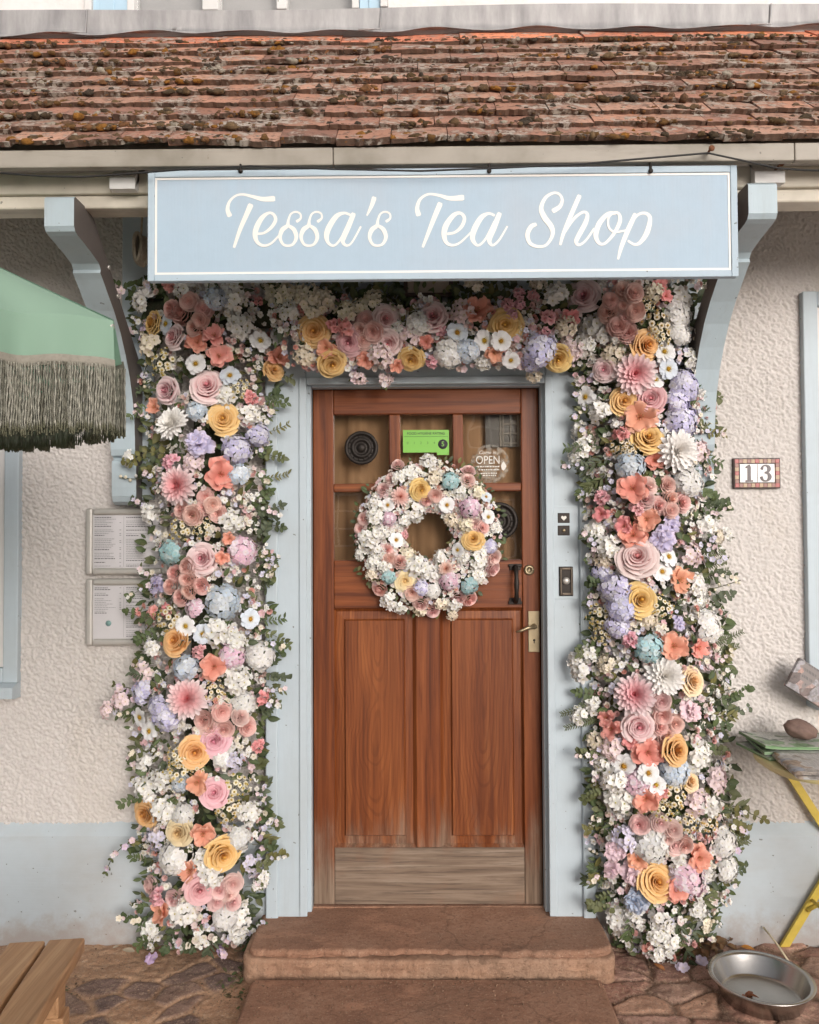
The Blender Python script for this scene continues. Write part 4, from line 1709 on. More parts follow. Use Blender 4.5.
# colourways: code -> (part name, part label or None, list of meshes made at radius 1)
Y1, Y2 = (.74, .33, .06), (.82, .52, .20)
KIND = {}
def kind(code, name, label, fbs):
    KIND[code] = (name, label, [fb.mesh(name, M_petal) for fb in fbs])
kind('Ry', 'rose', 'apricot yellow rose', [rose(1, (.74, .37, .075), (.86, .55, .21), 26, s) for s in (1, 2, 3)])
kind('Rc', 'rose', 'cream yellow rose', [rose(1, (.82, .54, .25), (.88, .74, .50), 24, s) for s in (4, 5)])
kind('Rp', 'rose', 'pale pink rose with a deeper heart', [rose(1, (.74, .27, .30), (.88, .68, .66), 25, s, (.90, .77, .75)) for s in (6, 7, 8)])
kind('Rd', 'rose', 'pink rose', [rose(1, (.74, .28, .33), (.86, .52, .55), 24, s, (.84, .58, .60)) for s in (9, 10)])
kind('B', 'ranunculus_bud', 'round salmon pink bud', [ranunculus(1, (.84, .47, .41), (.88, .60, .54), s) for s in (1, 2, 5)])
kind('Bp', 'ranunculus_bud', 'round blush pink bud', [ranunculus(1, (.86, .55, .53), (.89, .71, .68), s) for s in (3, 4, 6)])
kind('Dp', 'dahlia', 'white tipped pink dahlia', [dahlia(1, (.82, .21, .25), (.86, .74, .74), s) for s in (1, 2)])
kind('Dw', 'dahlia', 'white dahlia', [dahlia(1, (.86, .82, .76), (.89, .87, .85), s) for s in (3, 4)])
kind('Do', 'dahlia', 'peach dahlia', [dahlia(1, (.78, .32, .20), (.85, .70, .64), s) for s in (5,)])
kind('A', 'anemone', 'white anemone with a yellow eye', [anemone(1, (.88, .87, .87), s) for s in (1, 2, 3)])
kind('Ab', 'anemone', 'pale blue white anemone', [anemone(1, (.72, .77, .84), s) for s in (4, 5)])
kind('Hb', 'hydrangea', 'pale blue hydrangea head', [hydrangea(1, (.58, .66, .77), s, (.74, .78, .84)) for s in (1, 2)])
kind('Hl', 'hydrangea', 'lilac hydrangea head', [hydrangea(1, (.60, .57, .78), s, (.75, .73, .85)) for s in (3, 4)])
kind('Ht', 'hydrangea', 'duck egg blue hydrangea head', [hydrangea(1, (.38, .58, .61), s, (.54, .66, .68)) for s in (5, 6)])
kind('Hw', 'hydrangea', 'white hydrangea head', [hydrangea(1, (.88, .86, .83), s, (.83, .80, .78)) for s in (7, 8)])
kind('Hp', 'hydrangea', 'mauve pink hydrangea head', [hydrangea(1, (.82, .56, .67), s, (.87, .74, .80)) for s in (9, 10)])
kind('W', 'blossom_cluster', 'white blossom cluster', [blossoms(1, (.89, .865, .83), s) for s in (1, 2, 3)])
kind('Wc', 'blossom_cluster', 'cream blossom cluster', [blossoms(1, (.88, .79, .65), s) for s in (4, 5)])
kind('Wp', 'blossom_cluster', 'blush blossom cluster', [blossoms(1, (.87, .71, .72), s) for s in (6, 7)])
kind('Wl', 'blossom_cluster', 'pale lilac blossom cluster', [blossoms(1, (.74, .70, .82), s) for s in (8, 9)])
kind('M', 'chamomile_cluster', 'tiny cream chamomile cluster', [chamomile(1, s) for s in (1, 2)])
kind('C', 'poppy', 'coral orange poppy', [poppy(1, (.84, .38, .28), (.66, .20, .13), s) for s in (1, 2, 3)])
kind('Cr', 'poppy', 'coral pink poppy', [poppy(1, (.84, .36, .33), (.62, .15, .13), s) for s in (4, 5)])
kind('S', 'azalea_cluster', 'salmon pink azalea cluster', [cluster(1, (.84, .39, .38), (.68, .18, .20), s) for s in (1, 2)])
kind('Sp', 'azalea_cluster', 'pink azalea cluster', [cluster(1, (.80, .46, .50), (.62, .18, .25), s) for s in (3, 4)])
kind('L', 'sweet_pea', 'ruffled lavender sweet pea', [ruffled(1, (.65, .60, .81), s) for s in (1, 2)])
kind('Lp', 'peony', 'ruffled pale pink peony', [ruffled(1, (.87, .66, .71), s) for s in (3, 4)])
kind('Lb', 'sweet_pea', 'ruffled powder blue sweet pea', [ruffled(1, (.45, .55, .70), s) for s in (5,)])

LEFT = """
117 295 Wp 9;142 300 W 12;170 283 S 11;183 288 W 12;189 301 B 9;181 314 B 10;171 308 B 9;204 309 B 9;200 320 B 8;193 327 B 8;216 299 Hb 12;235 297 W 13;259 301 S 6;279 296 Wc 14;
152 323 Ry 12;167 324 Ab 11;173 337 Rp 12;197 342 C 13;214 335 Cr 12;219 356 Cr 14;239 326 W 14;260 341 A 11;279 337 A 11;279 357 C 13;274 370 Ry 10;151 344 Wc 12;163 363 M 12;196 364 A 10;
207 386 Rp 16;166 391 Rp 13;230 376 Ab 10;239 388 M 9;226 393 W 11;251 398 S 9;154 407 C 10;173 424 Dw 18;223 419 Ry 14;197 410 Hb 11;201 445 L 18;237 450 Hl 15;258 435 Hl 12;251 415 W 11;
171 462 Sp 11;179 486 Dp 20;221 474 C 18;239 474 Hb 11;194 463 Wp 10;206 497 B 8;213 505 B 8;181 510 B 8;192 516 B 9;217 514 B 8;203 508 B 8;150 514 W 11;129 458 W 8;182 528 M 11;202 528 M 9;232 522 W 12;
170 553 Ht 13;202 559 Rp 15;229 539 C 8;222 558 C 8;243 551 Hp 15;174 573 B 8;186 567 B 8;170 585 B 8;187 580 B 8;200 586 B 8;188 591 B 8;180 597 B 8;158 586 L 14;195 608 Hp 10;223 602 Hb 18;
154 612 S 9;167 610 S 9;138 612 S 6;168 620 M 12;186 626 A 11;203 634 Ab 10;250 619 Ab 10;175 641 Ry 14;217 632 W 14;237 641 W 10;199 652 Sp 9;232 655 Hp 12;260 656 Hw 15;214 667 C 15;186 667 Hb 13;
152 648 W 9;230 668 W 11;144 674 Wp 11;143 692 Hl 13;121 699 Wp 10;107 710 Wp 8;188 699 Dp 20;216 692 M 9;237 682 W 12;244 704 Hw 12;262 698 S 9;222 712 B 9;203 721 B 9;224 730 B 9;209 729 B 8;241 716 Bp 8;248 727 B 9;
141 717 A 11;150 731 A 10;167 716 Hl 15;158 706 Hl 11;214 741 Rd 14;195 752 Ry 15;258 746 S 8;177 757 M 11;178 771 M 11;196 768 M 9;223 757 Hw 11;235 762 Wl 9;146 762 W 10;146 788 W 12;163 779 W 11;197 783 C 13;
214 793 Rd 13;237 786 M 12;181 783 Hb 10;228 809 M 12;145 814 Ry 14;166 811 W 14;183 815 Hw 11;179 833 Rc 12;203 834 C 14;156 838 Wl 11;239 838 Hw 13;249 811 W 10;223 855 Ry 16;174 858 Hw 15;202 860 W 11;253 864 Wl 10;262 881 W 8;
189 871 C 14;211 877 W 11;200 890 Rd 13;233 884 Bp 9;219 891 Bp 8;230 894 Bp 8;217 902 Bp 8;233 902 Bp 8;150 886 Bp 9;158 897 Sp 11;172 899 Bp 8;161 912 C 14;181 913 W 13;225 917 Hw 13;239 920 W 11;239 934 W 9;151 929 W 11;
"""
TOP = """
291 294 Wc 13;309 297 Wc 13;323 300 Wc 11;289 312 W 11;313 309 Wc 10;302 309 S 7;314 331 Ry 15;335 325 S 10;346 328 S 10;346 312 Wc 11;362 306 Wc 10;374 299 Wc 10;366 320 B 9;360 330 B 8;372 332 B 10;363 340 B 9;
349 342 Rd 13;386 319 Rp 13;326 348 C 12;332 364 Ry 13;365 360 C 10;304 354 Wc 11;388 343 Rp 12;382 354 Wp 11;411 360 Ry 11;397 366 C 8;386 380 Wp 7;359 378 Wp 7;419 323 Hw 13;433 316 Rp 14;426 342 C 9;477 310 C 17;462 312 Wp 12;475 285 Wc 9;
457 333 Ab 11;505 325 Ry 15;519 294 Sp 8;508 305 Sp 8;512 315 Sp 8;533 296 Sp 8;519 305 Sp 7;449 353 Hw 15;467 351 Hb 12;484 341 A 11;501 341 A 11;494 353 C 11;511 360 A 9;483 363 W 8;541 349 Hl 16;533 361 Hl 11;558 359 Ry 13;
556 294 W 13;549 317 Sp 9;545 332 Sp 7;572 317 Cr 10;566 327 Wc 10;584 347 W 12;572 351 Wp 10;538 284 Wc 9;534 376 Wc 7;521 362 Wp 8;432 362 Sp 8;440 330 Sp 8;410 335 Wp 10;398 330 W 9;
"""
RIGHT = """
583 296 Rp 15;572 296 Wp 11;623 290 B 9;634 293 B 10;623 306 B 9;635 311 B 9;608 311 B 10;626 318 B 9;618 326 B 10;627 333 B 10;611 300 B 8;660 285 Cr 10;666 296 Cr 8;653 293 Wc 9;644 304 M 8;681 300 W 13;676 316 Hw 15;678 334 Hw 13;657 323 M 13;662 335 M 10;
647 345 Ry 14;664 352 A 11;612 355 Wc 12;588 327 W 12;602 335 W 10;604 370 Rp 10;635 374 Dp 20;668 369 Ab 11;655 380 A 10;586 397 A 11;624 401 Ry 13;650 399 Rd 14;683 386 Hl 16;677 402 Hl 13;699 391 W 10;690 360 W 10;600 410 W 12;640 417 C 20;681 421 Hl 16;
579 430 W 9;576 456 W 8;582 447 W 9;621 434 S 9;620 446 M 11;628 452 M 9;648 438 Ry 14;677 451 Dw 20;700 451 Wp 11;655 460 C 12;630 466 Hb 14;633 488 C 18;649 487 Bp 9;668 485 B 9;646 499 Bp 9;659 506 B 9;671 499 B 9;682 502 B 10;637 507 Sp 10;671 510 B 8;688 482 Hw 15;
602 497 Sp 10;601 514 Cr 10;647 519 C 15;633 535 C 16;624 526 Cr 10;671 521 L 14;595 530 W 11;708 525 W 12;727 534 W 7;718 537 Wc 7;664 540 L 15;637 557 Rp 18;668 557 A 11;662 572 A 11;609 547 W 12;604 560 Wc 10;691 555 Wp 12;681 580 C 17;696 586 W 12;699 599 W 9;
615 589 Hl 15;623 607 Hl 16;618 626 Hl 13;602 574 Hl 11;640 600 Ry 15;648 617 Wc 12;660 607 M 11;599 618 M 11;602 634 M 9;678 622 L 10;707 627 Hw 17;630 640 Sp 10;649 648 Ht 15;674 646 C 16;699 648 C 12;587 654 W 9;575 660 W 8;580 672 W 10;606 664 Wc 9;
635 695 Dp 21;664 676 Dw 19;693 681 Rc 13;661 702 Bp 9;662 716 B 9;660 727 B 8;675 724 B 9;666 735 B 9;688 711 Lp 15;591 704 W 10;579 716 W 9;606 718 Cr 10;611 729 Cr 12;639 727 Rp 15;630 742 Cr 9;597 742 Wc 10;612 748 Wp 11;677 750 Ry 15;648 753 C 17;624 766 A 12;
648 773 A 11;656 785 A 10;674 770 Hb 14;700 753 W 13;693 766 W 10;636 781 Hp 14;615 781 W 12;603 764 W 11;690 781 Rc 11;716 780 Wp 13;646 799 C 15;660 792 Cr 9;620 800 W 13;673 797 M 12;663 812 M 10;696 800 Wp 13;711 805 W 12;689 822 M 10;709 822 M 10;660 823 Bp 9;673 830 Bp 9;639 825 Bp 9;
675 845 Bp 9;667 838 Bp 8;650 844 Hw 17;624 839 Wl 12;615 851 Lp 15;630 873 Lp 14;612 868 Lp 11;638 860 C 11;700 858 C 14;657 882 Ry 16;686 878 Hp 18;676 890 C 14;724 844 Hw 14;726 868 Hw 13;637 899 Lb 15;706 872 W 10;619 916 W 12;633 916 W 10;621 930 W 9;660 921 W 11;
657 936 W 11;669 942 W 10;659 955 W 7;698 910 W 10;706 924 Wc 7;685 846 B 8;680 862 W 10;
"""
WREATH = """
391 479 Bp 7;383 489 Bp 7;363 519 Bp 7;360 529 Bp 7;398 464 Bp 6;469 470 Bp 7;468 479 Bp 7;427 501 B 7;435 496 B 7;475 525 Bp 7;483 527 B 7;388 550 B 7;389 559 B 8;400 561 B 8;493 558 Bp 8;493 569 Bp 8;379 590 B 8;412 593 B 8;420 605 Bp 8;458 599 Bp 8;470 600 B 8;433 612 Bp 7;420 611 Wc 7;
421 490 Ry 11;473 539 Ry 11;405 581 Rc 11;450 481 Ht 12;389 577 Ht 9;469 586 Ht 12;490 547 Hl 10;421 588 Hl 10;400 497 Do 12;470 508 Hp 14;389 519 Hp 10;449 581 Hp 12;446 569 Do 9;388 505 A 8;447 505 A 9;488 517 A 8;396 540 A 9;458 550 A 9;
429 462 W 10;412 474 W 10;434 478 Wc 8;374 504 W 9;375 517 W 9;415 513 W 12;405 520 W 8;368 540 W 12;378 553 W 9;372 562 W 8;360 553 W 7;415 565 W 13;428 573 W 10;408 553 Wc 9;433 591 Hw 10;390 601 W 10;400 607 W 8;453 605 W 9;480 560 W 10;478 575 W 9;466 526 Wc 9;452 520 Wc 8;
486 497 Ab 7;479 492 Wc 8;496 528 W 7;462 558 W 8;404 535 Sp 6;482 547 W 8;441 557 W 9;383 533 W 8;371 575 Wc 7;384 567 W 7;460 492 W 8;441 604 Wc 7;452 615 Wc 6;398 478 W 8;
"""
def parse(s):
    out = []
    for q in s.replace('\n', '').split(';'):
        q = q.split()
        if len(q) == 4:
            out.append((float(q[0]), float(q[1]), q[2], float(q[3])))
    return out

LB = [(280, 138, 272), (400, 150, 266), (500, 153, 258), (600, 154, 264), (700, 138, 266), (770, 142, 254), (810, 143, 262), (850, 146, 262), (900, 146, 252), (950, 152, 244)]
RB = [(280, 575, 698), (350, 585, 700), (450, 588, 704), (550, 598, 706), (650, 598, 720), (750, 598, 720), (850, 602, 734), (900, 612, 716), (955, 636, 690)]
def bounds(tab, py):
    if py <= tab[0][0]:
        return tab[0][1:]
    for a, b in zip(tab[:-1], tab[1:]):
        if py <= b[0]:
            t = (py - a[0]) / (b[0] - a[0])
            return a[1] + (b[1] - a[1]) * t, a[2] + (b[2] - a[2]) * t
    return tab[-1][1:]

def arch_shape(zone, px, py):
    """Depth of the garland's surface there and the way it faces."""
    if zone == 'T':
        t = max(-1.1, min(1.1, (py - 320) / 52))
        y = -.11 - .14 * math.sqrt(max(0, 1 - t * t * .8))
        n = Vector((0, -1, -t * .75))
    else:
        a, b = bounds(LB if zone == 'L' else RB, py)
        t = (px - (a + b) / 2) / ((b - a) / 2)
        t = max(-1.3, min(1.3, t))
        y = -.07 - .13 * math.sqrt(max(0, 1 - min(1, t * t) * .85)) - .05 * max(0, min(1, (380 - py) / 90))
        n = Vector((t * .8, -1, .12))
        if py < 330:
            n.z -= .25
    return y, n.normalized()

def put_flower(code, pos, nrm, r, parent, rd):
    name, label, meshes = KIND[code]
    me = rd.choice(meshes)
    o = bpy.data.objects.new(name, me)
    C.objects.link(o)
    o.parent = parent
    o.location = pos - wloc(parent)
    n = (nrm + Vector((rd.uniform(-.3, .3), 0, rd.uniform(-.25, .3)))).normalized()
    q = Vector((0, 0, 1)).rotation_difference(n) @ Quaternion((0, 0, 1), rd.uniform(0, 6.28))
    o.rotation_mode = 'QUATERNION'
    o.rotation_quaternion = q
    k = rd.uniform(.95, 1.06)
    o.scale = (r * k, r * k, r * k * rd.uniform(.85, 1.05))
    if label:
        o['label'] = label
    return o

def mini_rose(fb, pos, nrm, r, col, rd):
    q = Vector((0, 0, 1)).rotation_difference(nrm)
    for (m, rt, zt, rb) in ((3, .25, .6, .05), (4, .6, .42, .2), (5, 1.0, .1, .45)):
        off = rd.uniform(0, 6)
        for k in range(m):
            az = off + 6.283 * k / m
            sp = 3.14 / m * 1.45
            kk = rd.uniform(.86, 1.08)
            c = tuple(min(.9, x * kk) for x in col)
            def f(u, v):
                rr = r * (rb + (rt - rb) * v ** .7)
                a = az + u * sp
                return pos + q @ Vector((rr * math.cos(a), rr * math.sin(a), r * (zt - .5 * (1 - v) - .18 * u * u * v)))
            fb.grid(f, 3, 2, lambda u, v: lerp3(c, (.9, .75, .7), .35 * v))

def filler_bloom(fb, pos, nrm, r, rd, warm=0.0):
    k = rd.random() + warm
    if k < .58:
        floret(fb, pos, nrm, r, 5, rd.choice([(.89, .865, .83)] * 5 + [(.87, .80, .67), (.89, .84, .74)]), (.6, .5, .2), rd, .5, .16)
    elif k < .66:
        floret(fb, pos, nrm, r, 5, (.72, .70, .84), (.6, .5, .3), rd, .5, .14)
    elif k < .80:
        floret(fb, pos, nrm, r * 1.1, 5, rd.choice([(.80, .62, .65), (.80, .52, .55), (.82, .68, .66)]), (.7, .5, .3), rd, .6, .12)
    else:
        mini_rose(fb, pos, nrm, r * 1.05, rd.choice([(.78, .40, .36), (.80, .50, .46), (.80, .36, .27), (.80, .60, .52), (.84, .74, .66)]), rd)

def build_arch():
    rd = random.Random(5)
    t = thing('flower_arch', 'arch of pastel artificial roses, dahlias and hydrangeas framing the shop doorway', 'flower arch', (P(429, 940, -.1).x, -.1, 0))
    taken = []
    for zone, data in (('L', LEFT), ('T', TOP), ('R', RIGHT)):
        for (px, py, code, r) in parse(data):
            y, n = arch_shape(zone, px, py)
            rm = r * .00365 * 1.04
            y += rd.uniform(-.018, .012)
            if code in ('W', 'Wc', 'Wp', 'Wl', 'M') or code[0] == 'H':
                y += .012
            d = 3.0 + y
            put_flower(code, P(px, py, y), n, r * d / F * (1.14 if code in ('B', 'Bp') else 1.22 if code[0] in 'WM' else 1.14 if code[0] == 'H' else 1.02), t, rd)
            taken.append((px, py, r))
    # small single blooms tucked between the big ones, and the leaves behind and around
    fl = FB()
    lf = FB()
    def free(px, py, k):
        return all((px - a) ** 2 + (py - b) ** 2 > (r * k) ** 2 for a, b, r in taken)
    zones = [('L', 0, 280, 300, 950), ('R', 560, 280, 740, 960), ('T', 272, 282, 572, 366)]
    for zone, ax, ay, bx, by in zones:
        for _ in range(1500 if zone == 'T' else 3400):
            px, py = rd.uniform(ax, bx), rd.uniform(ay, by)
            if zone != 'T':
                a, b = bounds(LB if zone == 'L' else RB, py)
                if not a + 7 * math.sin(py * .11) + 4 * math.sin(py * .29) - 2 < px < b + 7 * math.sin(py * .09 + 2) + 4 * math.sin(py * .31) + 1:
                    continue
            if zone == 'T' and py < 304 + 6 * math.sin(px * .07):
                continue
            y, n = arch_shape(zone, px, py)
            if free(px, py, .92) and rd.random() < .72:
                base = P(px, py, y + rd.uniform(.008, .038))
                for _k in range(rd.randint(2, 5)):
                    nn = (n + Vector((rd.uniform(-.6, .6), rd.uniform(-.2, .3), rd.uniform(-.5, .6)))).normalized()
                    filler_bloom(fl, base + Vector((rd.uniform(-.019, .019), rd.uniform(-.012, .010), rd.uniform(-.019, .019))), nn, rd.uniform(.007, .0125), rd, .22 if zone == 'T' else 0.0)
    for zone, ax, ay, bx, by in zones:
        nl = 1100 if zone == 'T' else 3600
        for _ in range(nl):
            px, py = rd.uniform(ax, bx), rd.uniform(ay, by)
            if zone != 'T':
                a, b = bounds(LB if zone == 'L' else RB, py)
                if not a - 9 < px < b + 9:
                    continue
            else:
                if py > 352 + 10 * math.sin(px * .06):
                    continue
            y, n = arch_shape(zone, px, py)
            depth = rd.random()
            yy = min(-.03, y + .018 + depth * .09)
            d = Vector((rd.gauss(0, 1), rd.uniform(-.9, .1), rd.gauss(.1, 1)))
            if zone != 'T':
                tt = (px - (a + b) / 2) / ((b - a) / 2)
                d.x += tt * 1.3
            if d.length < .1:
                continue
            ln = rd.uniform(.022, .048)
            leaf(lf, P(px, py, yy), d, Vector((rd.uniform(-.4, .4), -1, rd.uniform(-.2, .6))), ln, ln * rd.uniform(.18, .32), rd)
    for tab in (LB, RB):
        py = 292.0
        while py < 945:
            py += rd.uniform(7, 17)
            a, b = bounds(tab, py)
            for edge, sg in ((a, -1), (b, 1)):
                if rd.random() < (.62 if edge < 200 and 495 < py < 660 else .42):
                    continue
                reach = rd.choice((7, 10, 14, 19, 27)) * rd.uniform(.7, 1.1)
                rise = rd.uniform(-16, 14)
                y0 = -.07 - rd.random() * .07
                q = catmull([tuple(P(edge - sg * 10, py, y0 - .02)), tuple(P(edge + sg * reach * .4, py - rise * .3, y0 - .01)), tuple(P(edge + sg * reach, py - rise, y0 + rd.uniform(-.03, .02)))], 5)
                q = [Vector(v) for v in q]
                lf.tube(q, .0011, (.11, .12, .055), 4)
                col = rd.choice(GREENS)
                wide = rd.choice((.18, .30, .40))
                bloom = rd.random() < .55
                for i in range(3, len(q)):
                    d = (q[i] - q[i - 1]).normalized()
                    for s2 in (-1, 1):
                        sd = d.cross(Vector((0, -1, 0))).normalized() * s2
                        L = rd.uniform(.014, .028)
                        if rd.random() < .75:
                            leaf(lf, q[i], d * rd.uniform(.4, 1) + sd + Vector((0, rd.uniform(-.5, .2), 0)), Vector((0, -1, .3)), L, L * wide, rd, col)
                    if bloom and i % 2 == 0:
                        cc = rd.choice([(.87, .71, .74), (.89, .86, .83), (.74, .70, .84), (.88, .80, .66)])
                        floret(fl, q[i] + Vector((rd.uniform(-.008, .008), -.008, rd.uniform(-.01, .01))), Vector((rd.uniform(-.6, .6), -1, rd.uniform(-.5, .6))).normalized(), rd.uniform(.007, .012), 5, cc, (.7, .6, .3), rd, .7, .13)
    o = link('filler_blossom', fl.mesh('filler_blossom', M_petal), None, t)
    o['kind'] = 'stuff'
    o = link('foliage', lf.mesh('foliage', M_leaf), None, t)
    o['kind'] = 'stuff'
    # hidden core the stems are wired to
    core = MB()
    for tab in (LB, RB):
        pts, rs = [], []
        for py in range(300, 945, 40):
            a, b = bounds(tab, py)
            pts.append(P((a + b) / 2, py, -.055))
            rs.append(.045 + .01 * rd.random())
        core.tube(pts, rs, 10)
    core.tube([P(150, 312, -.11), P(280, 315, -.12), P(420, 318, -.12), P(560, 315, -.12), P(690, 312, -.11)], .05, 10)
    core.build('moss_core', M_core, t)
    # sprigs that stick out
    def sprig(pts, style, name='leaf_sprig'):
        fb = FB()
        P3 = [P(*p) for p in pts]
        q = catmull([tuple(p) for p in P3], 8 if style in ('fern', 'bloom', 'buds') else 5)
        q = [Vector(p) for p in q]
        fb.tube(q, .0016, (.10, .10, .05), 5)
        n = len(q)
        col = rd.choice(GREENS)
        for i in range(2, n):
            d = (q[i] - q[i - 1]).normalized()
            for sd in (-1, 1):
                side = d.cross(Vector((0, -1, 0))).normalized() * sd
                if style == 'fern':
                    L = .030 * (1 - .55 * i / n)
                    leaf(fb, q[i], d * .8 + side, Vector((0, -1, .1)), L, L * .13, rd, (.10, .12, .055))
                elif style == 'round' and i % 2 == 0:
                    L = .030 * (1 - .3 * i / n) * rd.uniform(.8, 1.2)
                    leaf(fb, q[i], d * .5 + side + Vector((0, rd.uniform(-.5, .1), 0)), Vector((0, -1, .3)), L, L * .36, rd, col)
                elif style == 'long' and i % 2 == 0:
                    L = .042 * rd.uniform(.7, 1.2)
                    leaf(fb, q[i], d + side * .7 + Vector((0, rd.uniform(-.4, .1), 0)), Vector((0, -1, .3)), L, L * .13, rd, col)
                elif style == 'bloom' and i % 3 == 0:
                    leaf(fb, q[i], d + side, Vector((0, -1, .3)), .018, .005, rd, (.10, .11, .04))
        if style == 'round' or style == 'long':
            leaf(fb, q[-1], (q[-1] - q[-2]), Vector((0, -1, .2)), .03, .009, rd, col)
        if style == 'bloom':
            for i in range(n // 3, n, 3):
                cc = rd.choice([(.80, .62, .68), (.80, .74, .76), (.70, .56, .72)])
                floret(fb, q[i] + Vector((rd.uniform(-.01, .01), -.008, rd.uniform(-.012, .012))), Vector((rd.uniform(-.5, .5), -1, rd.uniform(-.5, .5))).normalized(), rd.uniform(.010, .014), 5, cc, (.75, .6, .3), rd, .7, .12)
        if style == 'buds':
            for i in range(n // 3, n, 2):
                p = q[i] + Vector((rd.uniform(-.012, .012), rd.uniform(-.01, .005), rd.uniform(-.012, .012)))
                fb.tube([q[i], p], .001, (.12, .13, .06), 4)
                fb.ball(p, rd.uniform(.004, .007), rd.choice([(.80, .72, .55), (.78, .76, .72)]), 7, 5)
        link(name, fb.mesh(name, M_petal if style in ('bloom', 'buds') else M_leaf), None, t)
